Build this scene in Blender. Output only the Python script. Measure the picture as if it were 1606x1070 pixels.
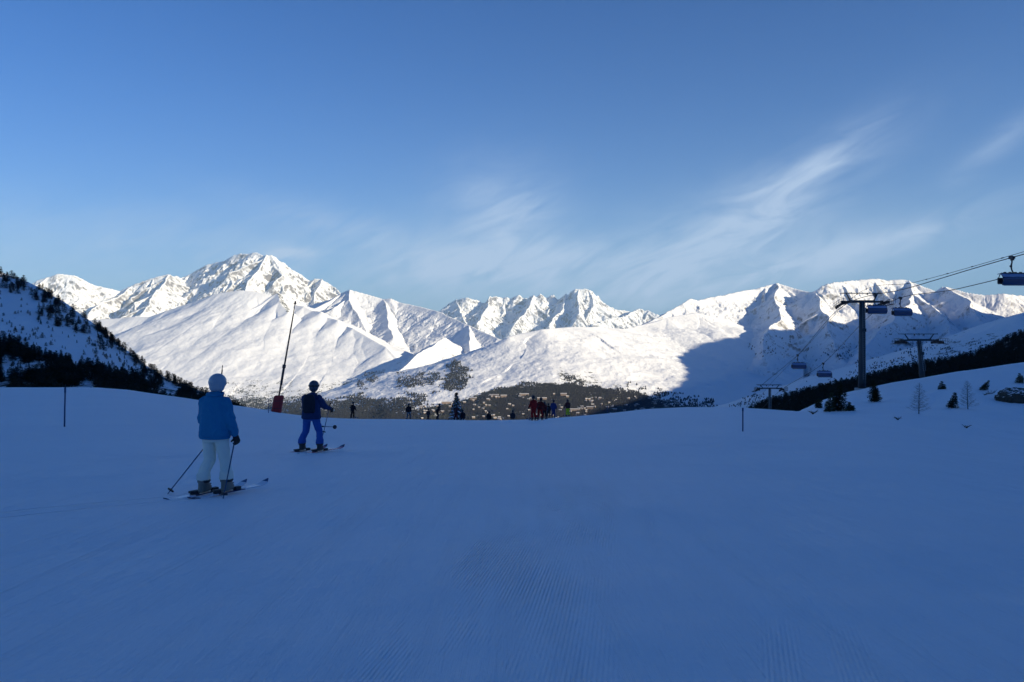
import bpy, math, random
import numpy as np
from mathutils import Vector, Matrix

# ------------------------------------------------------------------ camera, sky, sun, exposure
CAMZ, HOR, F, CX = 1.7, 507.0, 1250.0, 803.0       # eye height, horizon row, focal length and centre in photo pixels
SUN_AZ, SUN_EL = math.radians(28), math.radians(16) # azimuth measured from +X towards -Y (to the right and a little behind)
S = bpy.context.scene
for o in list(bpy.data.objects): bpy.data.objects.remove(o)
col = S.collection
cam_d = bpy.data.cameras.new('camera'); cam = bpy.data.objects.new('camera', cam_d); col.objects.link(cam)
cam.location = (0, 0, CAMZ); cam.rotation_euler = (math.radians(90), 0, 0)
cam_d.sensor_width = 36; cam_d.lens = F / 1606 * 36
cam_d.shift_y = (HOR - 535) / 1606
cam_d.clip_start = 0.2; cam_d.clip_end = 120000
S.camera = cam

sun_dir = Vector((math.cos(SUN_AZ) * math.cos(SUN_EL), -math.sin(SUN_AZ) * math.cos(SUN_EL), math.sin(SUN_EL)))
sun_d = bpy.data.lights.new('sun', 'SUN'); sun = bpy.data.objects.new('sun', sun_d); col.objects.link(sun)
sun_d.energy = 4.9; sun_d.angle = math.radians(0.5); sun_d.color = (1.0, 0.87, 0.62)
sun.rotation_euler = sun_dir.to_track_quat('Z', 'Y').to_euler()

W = bpy.data.worlds.new('World'); S.world = W; W.use_nodes = True
wn, wl = W.node_tree.nodes, W.node_tree.links
wn.clear()
def wnode(t, **k):
    n = wn.new(t)
    for a, b in k.items(): setattr(n, a, b)
    return n
def wmath(op, a, b=None, c=None):
    n = wnode('ShaderNodeMath', operation=op)
    for i, v in enumerate((a, b, c)):
        if v is None: continue
        if isinstance(v, (int, float)): n.inputs[i].default_value = v
        else: wl.new(v, n.inputs[i])
    return n.outputs[0]
sky = wnode('ShaderNodeTexSky', sky_type='NISHITA')
sky.sun_disc = False; sky.sun_elevation = SUN_EL
sky.sun_rotation = math.pi / 2 + SUN_AZ
sky.altitude = 2100; sky.air_density = 1.0; sky.dust_density = 0.4; sky.ozone_density = 3.0
geo = wnode('ShaderNodeNewGeometry')
sep = wnode('ShaderNodeSeparateXYZ'); wl.new(geo.outputs['Incoming'], sep.inputs[0])
# direction of view: (-incoming); azimuth and elevation as tangents
dx = wmath('MULTIPLY', sep.outputs[0], -1); dy = wmath('MULTIPLY', sep.outputs[1], -1); dz = wmath('MULTIPLY', sep.outputs[2], -1)
az = wmath('ARCTAN2', dx, dy); el = wmath('ARCSINE', dz)
def wspot(a0, e0, ra, re, rot, power=1.0):     # soft patch of sky round azimuth a0, elevation e0 (radians), 0..1
    da = wmath('SUBTRACT', az, a0); de = wmath('SUBTRACT', el, e0)
    c, s = math.cos(rot), math.sin(rot)
    u = wmath('ADD', wmath('MULTIPLY', da, c / ra), wmath('MULTIPLY', de, s / ra))
    v = wmath('ADD', wmath('MULTIPLY', da, -s / re), wmath('MULTIPLY', de, c / re))
    r2 = wmath('ADD', wmath('MULTIPLY', u, u), wmath('MULTIPLY', v, v))
    return wmath('MULTIPLY', wmath('EXPONENT', wmath('MULTIPLY', r2, -1)), power)
def wnoise(sa, se, rot, detail=6, scale=1.0, dist=0.0, off=0.0):
    c, s = math.cos(rot), math.sin(rot)
    u = wmath('MULTIPLY', wmath('ADD', wmath('MULTIPLY', az, c), wmath('MULTIPLY', el, s)), sa)
    v = wmath('MULTIPLY', wmath('ADD', wmath('MULTIPLY', az, -s), wmath('MULTIPLY', el, c)), se)
    cb = wnode('ShaderNodeCombineXYZ'); wl.new(u, cb.inputs[0]); wl.new(v, cb.inputs[1]); cb.inputs[2].default_value = off
    n = wnode('ShaderNodeTexNoise'); n.inputs['Scale'].default_value = scale; n.inputs['Detail'].default_value = detail
    n.inputs['Roughness'].default_value = 0.6; n.inputs['Distortion'].default_value = dist
    wl.new(cb.outputs[0], n.inputs['Vector']); return n.outputs[0]
def azel(px, py):
    x, z = (px - CX) / F, (HOR - py) / F
    return math.atan(x), math.atan2(z, math.hypot(1, x))
def wsum(l):
    r = l[0]
    for x in l[1:]: r = wmath('ADD', r, x)
    return r
def spot(px, py, wpx, hpx, rotdeg, p): 
    a, e = azel(px, py); return wspot(a, e, wpx / F, hpx / F, math.radians(rotdeg), p)
wisp = wsum([spot(1220, 312, 160, 46, 30, .75), spot(1305, 246, 62, 17, 34, .85), spot(1250, 276, 50, 14, 20, .4), spot(1150, 370, 150, 60, 10, .8), spot(1300, 400, 240, 26, 14, .9), spot(1400, 372, 90, 9, 14, .5),
             spot(790, 345, 90, 75, -10, 1.0), spot(870, 405, 240, 28, 6, .8), spot(560, 362, 150, 24, -15, .6), spot(260, 395, 460, 60, 0, .55), spot(1090, 440, 300, 34, 5, .8),
             spot(1560, 230, 80, 18, 38, .45), spot(750, 430, 320, 44, 0, .5)])
plume = spot(458, 397, 40, 8, 5, 1.1)
n1 = wnoise(9, 30, math.radians(22), 10, 1.0, 1.6, 5.3); n2 = wnoise(4, 7, math.radians(12), 4, 1.0, .4, 7.7)
mask = wmath('ADD', wmath('MULTIPLY', wisp, wmath('ADD', wmath('MULTIPLY', wmath('SUBTRACT', n1, .36), 1.6), wmath('MULTIPLY', wmath('SUBTRACT', n2, .25), 1.1))), wmath('MULTIPLY', plume, wmath('MULTIPLY', n1, 1.3)))
mask = wmath('MINIMUM', wmath('MAXIMUM', wmath('MULTIPLY', mask, .85), 0), 0.8)
hs = wnode('ShaderNodeHueSaturation'); hs.inputs['Saturation'].default_value = 1.3; hs.inputs['Value'].default_value = 1.0
hs.inputs['Hue'].default_value = 0.5
wl.new(sky.outputs[0], hs.inputs['Color'])
mixc = wnode('ShaderNodeMix', data_type='RGBA')
pale = wnode('ShaderNodeMix', data_type='RGBA'); pale.inputs[7].default_value = (2.5, 4.3, 6.3, 1)
wl.new(wmath('MULTIPLY', wmath('EXPONENT', wmath('MULTIPLY', wmath('MAXIMUM', el, 0), -1 / 0.13)), .85), pale.inputs[0]); tint = wnode('ShaderNodeMix', data_type='RGBA', blend_type='MULTIPLY'); tint.inputs[0].default_value = 1; tint.inputs[7].default_value = (.68, .95, 1.34, 1)
wl.new(hs.outputs[0], tint.inputs[6]); wl.new(tint.outputs[2], pale.inputs[6])
wl.new(mask, mixc.inputs[0]); wl.new(pale.outputs[2], mixc.inputs[6]); mixc.inputs[7].default_value = (5.6, 7.0, 9.2, 1)
bg = wnode('ShaderNodeBackground'); bg.inputs[1].default_value = 0.05
wo = wnode('ShaderNodeOutputWorld'); wl.new(mixc.outputs[2], bg.inputs[0]); wl.new(bg.outputs[0], wo.inputs[0])

S.view_settings.view_transform = 'Standard'; S.view_settings.look = 'None'; S.view_settings.gamma = 1
S.view_settings.use_curve_mapping = False
S.view_settings.exposure = 0.95
S.cycles.max_bounces = 6; S.cycles.diffuse_bounces = 3; S.cycles.volume_bounces = 0; S.cycles.use_denoising = True

# ------------------------------------------------------------------ tools
rng = np.random.default_rng(7); random.seed(7)
_P = np.random.default_rng(11).random((512, 512)).astype(np.float32)
def vnoise(x, y):
    xi = np.floor(x).astype(np.int32); yi = np.floor(y).astype(np.int32)
    fx = x - xi; fy = y - yi
    fx = fx * fx * fx * (fx * (fx * 6 - 15) + 10); fy = fy * fy * fy * (fy * (fy * 6 - 15) + 10)
    x0, x1, y0, y1 = xi & 511, (xi + 1) & 511, yi & 511, (yi + 1) & 511
    a = _P[x0, y0]; b = _P[x1, y0]; c = _P[x0, y1]; d = _P[x1, y1]
    return ((a + (b - a) * fx) * (1 - fy) + (c + (d - c) * fx) * fy) * 2 - 1
def fbm(x, y, sc, oct=5, gain=.5, off=0.0, ridged=False):
    x = np.asarray(x, float) / sc + off * 17.3; y = np.asarray(y, float) / sc + off * 9.1
    t = np.zeros(np.broadcast(x, y).shape); a = 1.0; n = 0
    for i in range(oct):
        v = vnoise(x, y)
        if ridged: v = 1 - 2 * np.abs(v)
        t += a * v; n += a; a *= gain
        x, y = (x * .8 - y * .6) * 2.03 + 5.2, (x * .6 + y * .8) * 2.03 + 1.3
    return t / n
def sstep(a, b, x):
    t = np.clip((x - a) / (b - a), 0, 1); return t * t * (3 - 2 * t)
def P(px, py, D):                                   # a photo pixel at a depth becomes a point of the place
    return ((px - CX) / F * D, D, CAMZ + (HOR - py) / F * D)

def mesh_obj(name, verts, faces, mats=(), mat_idx=None, smooth=False, parent=None, loc=None):
    me = bpy.data.meshes.new(name)
    if isinstance(verts, np.ndarray) and isinstance(faces, np.ndarray):
        k = faces.shape[1]
        me.vertices.add(len(verts)); me.vertices.foreach_set('co', verts.astype(np.float32).ravel())
        me.loops.add(faces.size); me.loops.foreach_set('vertex_index', faces.astype(np.int32).ravel())
        me.polygons.add(len(faces)); me.polygons.foreach_set('loop_start', np.arange(0, faces.size, k, dtype=np.int32))
        me.polygons.foreach_set('loop_total', np.full(len(faces), k, dtype=np.int32))
        me.update(calc_edges=True)
    else:
        me.from_pydata([tuple(v) for v in verts], [], [tuple(f) for f in faces])
    for m in mats: me.materials.append(m)
    if mat_idx is not None: me.polygons.foreach_set('material_index', np.asarray(mat_idx, dtype=np.int32))
    me.polygons.foreach_set('use_smooth', np.full(len(me.polygons), bool(smooth)))
    me.update()
    o = bpy.data.objects.new(name, me); col.objects.link(o)
    if parent is not None: o.parent = parent
    if loc is not None: o.location = loc
    return o
def tag(o, label=None, cat=None, group=None, kind=None):
    if label: o['label'] = label
    if cat: o['category'] = cat
    if group: o['group'] = group
    if kind: o['kind'] = kind
    return o
def empty(name, loc=(0, 0, 0), rz=0, label=None, cat=None, group=None):
    o = bpy.data.objects.new(name, None); col.objects.link(o); o.location = loc; o.rotation_euler = (0, 0, rz); o.empty_display_size = .3
    return tag(o, label, cat, group)

def mat(name):
    m = bpy.data.materials.new(name); m.use_nodes = True; nt = m.node_tree
    b = nt.nodes['Principled BSDF']; return m, nt, b
def simple(name, rgb, rough=.6, metal=0.0, noise=0.0, nscale=20, bump=0.0, bscale=60, spec=.5, trans=0.0, coat=0.0):
    m, nt, b = mat(name)
    b.inputs['Base Color'].default_value = (*rgb, 1); b.inputs['Roughness'].default_value = rough; b.inputs['Metallic'].default_value = metal
    b.inputs['Specular IOR Level'].default_value = spec; b.inputs['Coat Weight'].default_value = coat
    tc = nt.nodes.new('ShaderNodeTexCoord')
    if noise:
        n = nt.nodes.new('ShaderNodeTexNoise'); n.inputs['Scale'].default_value = nscale; n.inputs['Detail'].default_value = 5
        nt.links.new(tc.outputs['Object'], n.inputs['Vector'])
        mx = nt.nodes.new('ShaderNodeMix'); mx.data_type = 'RGBA'
        mx.inputs[6].default_value = (*[c * (1 - noise) for c in rgb], 1); mx.inputs[7].default_value = (*[min(1, c * (1 + noise)) for c in rgb], 1)
        nt.links.new(n.outputs[0], mx.inputs[0]); nt.links.new(mx.outputs[2], b.inputs['Base Color'])
    if bump:
        n = nt.nodes.new('ShaderNodeTexNoise'); n.inputs['Scale'].default_value = bscale; n.inputs['Detail'].default_value = 4
        nt.links.new(tc.outputs['Object'], n.inputs['Vector'])
        bp = nt.nodes.new('ShaderNodeBump'); bp.inputs['Strength'].default_value = bump; bp.inputs['Distance'].default_value = .02
        nt.links.new(n.outputs[0], bp.inputs['Height']); nt.links.new(bp.outputs[0], b.inputs['Normal'])
    return m

def mountain_mat(name, rock=(.085, .075, .07), thr=.78, width=.12, nscale=.004, scrub=0.0, scrub_col=(.05, .05, .035), bump=1.0, bdist=40, snow=(.86, .87, .89)):
    """snow on the gentle ground, bare rock where it is steep; a vertex attribute 'scrub' carries bushes and larch woods"""
    m, nt, b = mat(name); N, L = nt.nodes, nt.links
    g = N.new('ShaderNodeNewGeometry'); sp = N.new('ShaderNodeSeparateXYZ'); L.new(g.outputs['Normal'], sp.inputs[0])
    tc = N.new('ShaderNodeTexCoord')
    def noise(sc, det, rough=.6, stretch=None, dist=0):
        n = N.new('ShaderNodeTexNoise'); n.inputs['Scale'].default_value = sc; n.inputs['Detail'].default_value = det; n.inputs['Roughness'].default_value = rough; n.inputs['Distortion'].default_value = dist
        if stretch:
            mp = N.new('ShaderNodeMapping'); mp.inputs['Scale'].default_value = stretch; L.new(tc.outputs['Object'], mp.inputs[0]); L.new(mp.outputs[0], n.inputs['Vector'])
        else: L.new(tc.outputs['Object'], n.inputs['Vector'])
        return n.outputs[0]
    def M(op, a, c=None):
        n = N.new('ShaderNodeMath'); n.operation = op
        for i, v in enumerate((a, c)):
            if v is None: continue
            if isinstance(v, (int, float)): n.inputs[i].default_value = v
            else: L.new(v, n.inputs[i])
        return n.outputs[0]
    n1 = noise(nscale, 9, .68, (1, 1, .35)); n2 = noise(nscale * 5, 6, .7)
    t = M('ADD', M('MULTIPLY', M('SUBTRACT', n1, .5), .55), M('MULTIPLY', M('SUBTRACT', n2, .5), .35))
    t = M('ADD', sp.outputs[2], t)
    mr = N.new('ShaderNodeMapRange'); L.new(t, mr.inputs[0]); mr.inputs[1].default_value = thr - width; mr.inputs[2].default_value = thr + width
    rockc = N.new('ShaderNodeMix'); rockc.data_type = 'RGBA'; L.new(n2, rockc.inputs[0])
    rockc.inputs[6].default_value = (*[c * .6 for c in rock], 1); rockc.inputs[7].default_value = (*[c * 1.7 for c in rock], 1)
    mx = N.new('ShaderNodeMix'); mx.data_type = 'RGBA'; L.new(mr.outputs[0], mx.inputs[0]); L.new(rockc.outputs[2], mx.inputs[6]); mx.inputs[7].default_value = (*snow, 1)
    out = mx.outputs[2]
    at = N.new('ShaderNodeAttribute'); at.attribute_name = 'scrub'
    n3 = noise(.012, 8, .75); n3b = noise(.05, 4, .8)
    sc = M('ADD', M('ADD', M('MULTIPLY', M('SUBTRACT', n3, .5), 1.6), M('MULTIPLY', M('SUBTRACT', n3b, .5), 1.2)), at.outputs['Fac'])
    mr2 = N.new('ShaderNodeMapRange'); L.new(sc, mr2.inputs[0]); mr2.inputs[1].default_value = .42; mr2.inputs[2].default_value = .58
    mx2 = N.new('ShaderNodeMix'); mx2.data_type = 'RGBA'; L.new(mr2.outputs[0], mx2.inputs[0]); L.new(out, mx2.inputs[6]); mx2.inputs[7].default_value = (*scrub_col, 1)
    L.new(mx2.outputs[2], b.inputs['Base Color']); b.inputs['Roughness'].default_value = .75; b.inputs['Specular IOR Level'].default_value = .15
    if bump:
        n4 = noise(nscale * 3, 9, .65)
        bp = N.new('ShaderNodeBump'); bp.inputs['Strength'].default_value = bump; bp.inputs['Distance'].default_value = bdist
        L.new(n4, bp.inputs['Height']); L.new(bp.outputs[0], b.inputs['Normal'])
    return m

# ------------------------------------------------------------------ mountains
class Massif:
    """height = the highest of many ridge lines (crest, spurs, side spurs) that fall away to both sides, cut by gullies that run downhill"""
    def __init__(s, crests, floor, nospur=None, s_steep=.9, s_gentle=.45, L=500, warp=120, wsc=900, nz=60, nsc=700, spur_every=700, spur_len=3000, spur_slope=.35, spur_drop=.06, seed=1, ridged=True, kids=3, n_oct=6, gully=30, gsc=160, world=False, spread=.38, crag=.12, rough=.5, first_only=False):
        s.floor = floor; s.args = (s_steep, s_gentle, L); s.warp = (warp, wsc); s.nz = (nz, nsc, ridged, n_oct); s.seed = seed; s.g = (gully, gsc); s.crag = crag; s.rough = rough; s.first_only = first_only
        R = np.random.default_rng(seed); s.lines = []
        for ci, cr in enumerate(crests):
            pts = [np.array(p if world else P(*p), float) for p in cr]
            s.lines.append((pts, 1.0))
            if spur_every and not (s.first_only and ci):
                for a, b in zip(pts[:-1], pts[1:]):
                    ln = np.linalg.norm((b - a)[:2]); n = int(ln / spur_every + R.random())
                    al = math.atan2(b[1] - a[1], b[0] - a[0])
                    for i in range(n):
                        t = (i + R.random()) / n; p0 = a + (b - a) * t
                        for side in (-1, 1):
                            if side == 1 and R.random() < .4: continue
                            ang = (al + side * math.pi / 2 if ci else side * math.pi / 2) + R.normal(0, spread)
                            if nospur and side == -1 and ci == 0 and nospur[0] < CX + F * p0[0] / p0[1] < nospur[1]: continue
                            k = 1.0 if ci == 0 else .5
                            s._spur(R, p0 - np.array([0, 0, spur_drop * 400 * R.random()]), ang, k * spur_len * R.uniform(.5, 1.15), spur_slope, kids, 1)
    def _spur(s, R, p, ang, length, slope, kids, lvl):
        n = 4; q = p; pts = [p]
        for i in range(n):
            st = length / n; ang += R.normal(0, .18)
            sl = slope * (1.5 - 1.0 * i / n) * R.uniform(.7, 1.3)
            r = q + np.array([math.cos(ang) * st, math.sin(ang) * st, -sl * st])
            if r[2] < s.floor - 100: break
            pts.append(r)
            if lvl < 3 and kids and i > 0:
                for sd in (-1, 1):
                    if R.random() < .75: s._spur(R, r, ang + sd * R.uniform(.6, 1.1), length * R.uniform(.25, .45), slope * 1.5, kids - 1, lvl + 1)
            q = r
        if len(pts) > 1: s.lines.append((pts, 1.0 + .25 * lvl))
    def H(s, X, Y):
        X = np.asarray(X, float); Y = np.asarray(Y, float); sh = X.shape
        X = X.ravel(); Y = Y.ravel(); f4 = np.float32
        w, wsc = s.warp
        Xf = (X + w * fbm(X, Y, wsc, 4, off=s.seed)).astype(f4); Yf = (Y + w * fbm(X, Y, wsc, 4, off=s.seed + 5)).astype(f4)
        best = np.full(X.shape, -1e9, f4); second = np.full(X.shape, -1e9, f4); bu = np.zeros(X.shape, f4); bd = np.full(X.shape, 1e9, f4)
        s1, s0, L = s.args
        for li, (pts, k) in enumerate(s.lines):
            hb = None; u0 = 1000.0 * li
            for a, b in zip(pts[:-1], pts[1:]):
                d = (b - a)[:2]; l2 = float(d @ d) + 1e-6; ln = math.sqrt(l2)
                t = np.clip(((Xf - f4(a[0])) * f4(d[0] / l2) + (Yf - f4(a[1])) * f4(d[1] / l2)), 0, 1)
                dd = np.hypot(Xf - f4(a[0]) - t * f4(d[0]), Yf - f4(a[1]) - t * f4(d[1]))
                h = f4(a[2]) + t * f4(b[2] - a[2]) - f4(s0 * k) * dd - f4((s1 - s0) * L) * (1 - np.exp(-dd / f4(L)))
                if hb is None: hb, hu, hd = h, u0 + t * f4(ln), dd
                else:
                    m = h > hb; hb = np.where(m, h, hb); hu = np.where(m, u0 + t * f4(ln), hu); hd = np.where(m, dd, hd)
                u0 += ln
            m = hb > best
            second = np.where(m, best, np.maximum(second, hb)); best = np.where(m, hb, best); bu = np.where(m, hu, bu); bd = np.where(m, hd, bd)
        nz, nsc, rd, no = s.nz
        amp = np.clip(bd / (nsc * .35), s.crag, 1.0)
        h = best + amp * nz * fbm(X, Y, nsc, no, s.rough, off=s.seed + 9, ridged=rd)
        g, gs = s.g
        if g:
            fade = np.clip((best - second) / (g * 1.6), 0, 1) * np.clip(bd / (gs * 1.2), 0, 1)
            wob = .35 * fbm(X, Y, gs * 3, 3, off=s.seed + 1)
            h = h + g * fade * (fbm(bu / gs + wob, bd / (gs * 6), 1.0, 5, s.rough + .05, off=s.seed, ridged=True) - .25)
            h = h + g * .35 * np.clip(bd / gs, .15 + s.crag, 1) * fbm(X, Y, gs * .8, 5, s.rough + .12, off=s.seed + 2, ridged=True)
        fl = s.floor + 25 * fbm(X, Y, 900, 4, off=s.seed + 3)
        h = np.where(h > fl + 60, h, fl + 60 * np.exp(np.clip((h - fl - 60) / 60, -30, 0)))
        return h.reshape(sh)

GRIDS = {}
def terrain(name, Hf, px0, px1, Y0, Y1, npx, ny, m, scrub=None, power=1.0, label=None):
    px = np.linspace(px0, px1, npx); t = np.linspace(0, 1, ny); ys = Y0 * (Y1 / Y0) ** t
    PX, YY = np.meshgrid(px, ys); XX = (PX - CX) / F * YY
    Z = Hf(XX, YY); GRIDS[label] = (px0, px1, npx, Y0, Y1, ny, Z)
    v = np.stack([XX, YY, Z], -1).reshape(-1, 3)
    i = np.arange(ny - 1)[:, None] * npx + np.arange(npx - 1)[None, :]; i = i.ravel()
    f = np.stack([i, i + 1, i + npx + 1, i + npx], -1)
    o = mesh_obj(name, v, f, [m], smooth=True)
    if scrub is not None:
        a = o.data.attributes.new('scrub', 'FLOAT', 'POINT'); a.data.foreach_set('value', scrub(XX, YY, Z).astype(np.float32).ravel())
    tag(o, label, None, None, 'structure')
    return o
def PY(X, Y, Z): return HOR - (Z - CAMZ) / Y * F
def PXf(X, Y): return CX + X / Y * F

def sample(X, Y, keys=None):                       # highest of the built terrain sheets at a place
    best = np.full(np.shape(X), -9e3)
    for lab, (a, b, n, y0, y1, m, Z) in GRIDS.items():
        if keys and not any(k in lab for k in keys): continue
        u = (CX + F * X / Y - a) / (b - a) * (n - 1); v = np.log(Y / y0) / math.log(y1 / y0) * (m - 1); ok = (u >= 0) & (u < n - 1) & (v >= 0) & (v < m - 1)
        ui = np.clip(u.astype(int), 0, n - 2); vi = np.clip(v.astype(int), 0, m - 2); fu, fv = u - ui, v - vi
        z = (Z[vi, ui] * (1 - fu) + Z[vi, ui + 1] * fu) * (1 - fv) + (Z[vi + 1, ui] * (1 - fu) + Z[vi + 1, ui + 1] * fu) * fv
        best = np.maximum(best, np.where(ok, z, -9e3))
    return best

# ------------------------------------------------------------------ far ranges (real distances, metres)
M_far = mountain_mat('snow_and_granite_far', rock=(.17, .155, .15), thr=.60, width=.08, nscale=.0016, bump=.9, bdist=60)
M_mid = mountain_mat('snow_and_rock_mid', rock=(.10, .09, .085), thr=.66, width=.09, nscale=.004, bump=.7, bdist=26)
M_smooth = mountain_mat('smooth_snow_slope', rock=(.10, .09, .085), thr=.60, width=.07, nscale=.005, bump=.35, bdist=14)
M_low = mountain_mat('snow_and_scrub_low', rock=(.10, .09, .08), thr=.6, width=.08, nscale=.006, bump=.6, bdist=14)

massif_white = Massif([
    [(-60, 470, 25000), (20, 455, 25000), (70, 437, 25000), (90, 431, 25000), (110, 433, 25000), (140, 446, 25200), (185, 458, 25500), (205, 449, 25500), (235, 437, 25500), (262, 431, 25500), (285, 436, 27300), (302, 428, 27300), (312, 422, 27300), (322, 417, 27100), (335, 412, 27000), (347, 409, 26800), (356, 405, 26700), (364, 401, 26500), (375, 398, 26400), (386, 398, 26200), (400, 397, 26000), (410, 401, 25800), (417, 403, 25700), (424, 401, 25700), (430, 404, 25800), (436, 409, 26000), (445, 413, 26200), (455, 422, 26400), (468, 426, 26600), (480, 433, 26800), (492, 442, 26800), (498, 437, 26600), (506, 438, 26500), (512, 442, 26600), (522, 447, 26700), (536, 462, 26000), (560, 480, 26000), (620, 500, 26000)],
    [(416, 400, 25700), (406, 414, 25000), (396, 432, 24300), (388, 450, 23600), (382, 470, 23000)],
    [(424, 401, 25700), (438, 428, 24900), (446, 455, 24000)],
    [(262, 431, 25500), (252, 450, 24300), (236, 470, 23200), (222, 492, 22000)],
    [(506, 437, 26500), (500, 455, 25400), (492, 480, 24000)],
    [(205, 449, 25500), (175, 470, 24300), (140, 492, 23000)],
    ], floor=-300, nospur=(285, 418), s_steep=1.25, s_gentle=.62, L=650, warp=170, wsc=1500, nz=200, nsc=850, spur_every=650, spur_len=2400, spur_slope=.42, seed=3, gully=110, gsc=300, crag=.25, rough=.64)
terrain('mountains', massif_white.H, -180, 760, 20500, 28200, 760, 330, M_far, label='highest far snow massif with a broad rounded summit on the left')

massif_centre = Massif([
    [(600, 540, 30500), (660, 500, 30600), (690, 489, 30600), (703, 478, 30400), (716, 470, 30100), (732, 468, 29800), (750, 472, 30000), (758, 476, 30300), (763, 474, 30200), (768, 465, 29900), (773, 469, 30000), (780, 467, 30100), (790, 470, 30300), (797, 466, 30200), (801, 470, 30300), (812, 463, 30100), (820, 468, 30200), (828, 469, 30200), (832, 465, 30000), (836, 464, 29900), (841, 468, 30000), (846, 462, 29900), (852, 468, 30100), (858, 469, 30300), (864, 465, 30200), (869, 462, 30200), (876, 470, 30400), (882, 466, 30200), (888, 461, 29900), (892, 464, 29900), (896, 458, 29800), (903, 454, 29600), (918, 454, 29600), (924, 457, 29600), (929, 459, 29700), (934, 466, 29800), (938, 466, 29900), (944, 475, 30000), (950, 477, 30100), (960, 484, 30300), (972, 487, 30500), (980, 488, 30700), (990, 491, 30800), (996, 487, 30500), (1003, 486, 30300), (1010, 488, 30300), (1016, 486, 30300), (1030, 493, 30000), (1046, 500, 30000), (1150, 530, 30000)],
    [(716, 470, 30100), (722, 490, 28800), (735, 512, 27500)],
    [(768, 465, 29900), (762, 488, 28600), (752, 508, 27500)],
    [(836, 464, 29900), (826, 486, 28700), (800, 515, 27300)],
    [(888, 461, 29900), (884, 485, 28900), (860, 512, 27500)],
    [(924, 457, 29600), (930, 480, 28900), (918, 505, 27600)],
    [(1003, 486, 30300), (975, 498, 28600), (930, 508, 27400)],
    ], floor=-1400, s_steep=1.5, s_gentle=.62, L=600, warp=120, wsc=900, nz=150, nsc=600, spur_every=420, spur_len=1900, spur_slope=.5, seed=8, gully=130, gsc=240, crag=.55, rough=.66)
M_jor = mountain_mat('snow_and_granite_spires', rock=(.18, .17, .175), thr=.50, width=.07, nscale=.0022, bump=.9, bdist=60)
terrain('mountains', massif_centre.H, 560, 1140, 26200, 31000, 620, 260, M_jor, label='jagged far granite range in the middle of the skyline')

front_left = Massif([
    [(-120, 520, 13500), (60, 508, 13200), (150, 500, 12900), (205, 496, 12700), (235, 496, 12600), (262, 486, 12500), (300, 474, 12400), (333, 462, 12300), (372, 456, 12200), (405, 458, 12100), (430, 463, 12000), (439, 459, 12000), (446, 467, 11950), (456, 470, 11850), (466, 478, 11750), (478, 480, 11550), (490, 487, 11400), (503, 489, 11200), (514, 498, 11100), (528, 502, 10900), (540, 511, 10850), (552, 514, 10650), (570, 525, 10450), (600, 545, 10000), (630, 575, 9600)],
    [(439, 459, 12000), (443, 472, 11600), (455, 489, 11200), (462, 503, 11000)],
    ], floor=-1060, s_steep=.62, s_gentle=.40, L=300, warp=120, wsc=1400, nz=80, nsc=1150, spur_every=0, spur_len=3200, spur_slope=.30, seed=21, ridged=False, kids=1, gully=7, gsc=150, crag=.3)
def scrub_left(X, Y, Z):
    px, py = PXf(X, Y), PY(X, Y, Z)
    a = sstep(575, 612, py + 12 * fbm(X, Y, 500, 4)) * .42 * sstep(300, 380, px)
    for (xa, ya, xb, yb, w) in ((436, 458, 443, 472, 5), (443, 472, 452, 490, 4)):
        t = np.clip(((px - xa) * (xb - xa) + (py - ya) * (yb - ya)) / ((xb - xa) ** 2 + (yb - ya) ** 2), 0, 1); d = np.hypot(px - xa - t * (xb - xa), py - ya - t * (yb - ya)); a = np.maximum(a, .50 * sstep(w * 1.7, w * .2, d + 3 * fbm(X, Y, 120, 4, off=17)))
    return a
terrain('mountains', front_left.H, -180, 800, 8000, 13600, 900, 330, M_smooth, scrub_left, label='broad sunlit snow mountain under the highest massif')

second_left = Massif([
    [(480, 480, 14000), (520, 470, 13900), (536, 461, 13800), (552, 455, 13700), (575, 461, 13600), (600, 469, 13400), (612, 468, 13300), (625, 475, 13200), (642, 478, 13000), (665, 484, 12600), (690, 491, 12200), (712, 501, 11800), (735, 511, 11400), (760, 521, 11000), (785, 531, 10600), (830, 545, 10300), (880, 560, 10000)],
    [(552, 455, 13700), (544, 470, 13200), (550, 485, 12700), (562, 500, 12300), (572, 520, 11900)],
    [(600, 469, 13400), (606, 500, 12300), (615, 530, 11200)],
    [(700, 530, 10400), (676, 542, 9800), (658, 550, 9300), (643, 564, 8900), (625, 584, 8400), (600, 606, 7900), (560, 634, 7500)],
    [(735, 511, 11400), (742, 530, 10700), (735, 560, 9800), (720, 600, 8900)],
    ], floor=-1060, s_steep=.75, s_gentle=.38, L=300, warp=110, wsc=1200, nz=42, nsc=900, spur_every=1100, spur_len=2400, spur_slope=.28, seed=33, ridged=True, kids=2, gully=36, gsc=170, crag=.3, rough=.58)
def scrub_second(X, Y, Z):
    px, py = PXf(X, Y), PY(X, Y, Z)
    a = sstep(565, 600, py + 26 * fbm(X, Y, 420, 4, off=3)) * .34 * sstep(520, 600, px)
    a = np.maximum(a, .62 * sstep(26, 14, np.hypot((px - 716) * .9, (py - 592) * .55)))
    a = np.maximum(a, .62 * sstep(596, 612, py - (px - 620) * .12 + 8 * fbm(X, Y, 300, 3)) * sstep(760, 730, px))
    return a
terrain('mountains', second_left.H, 440, 960, 7000, 14600, 620, 370, M_mid, scrub_second, label='sunlit snow ridge running down to the right behind the drag of the valley')

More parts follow.
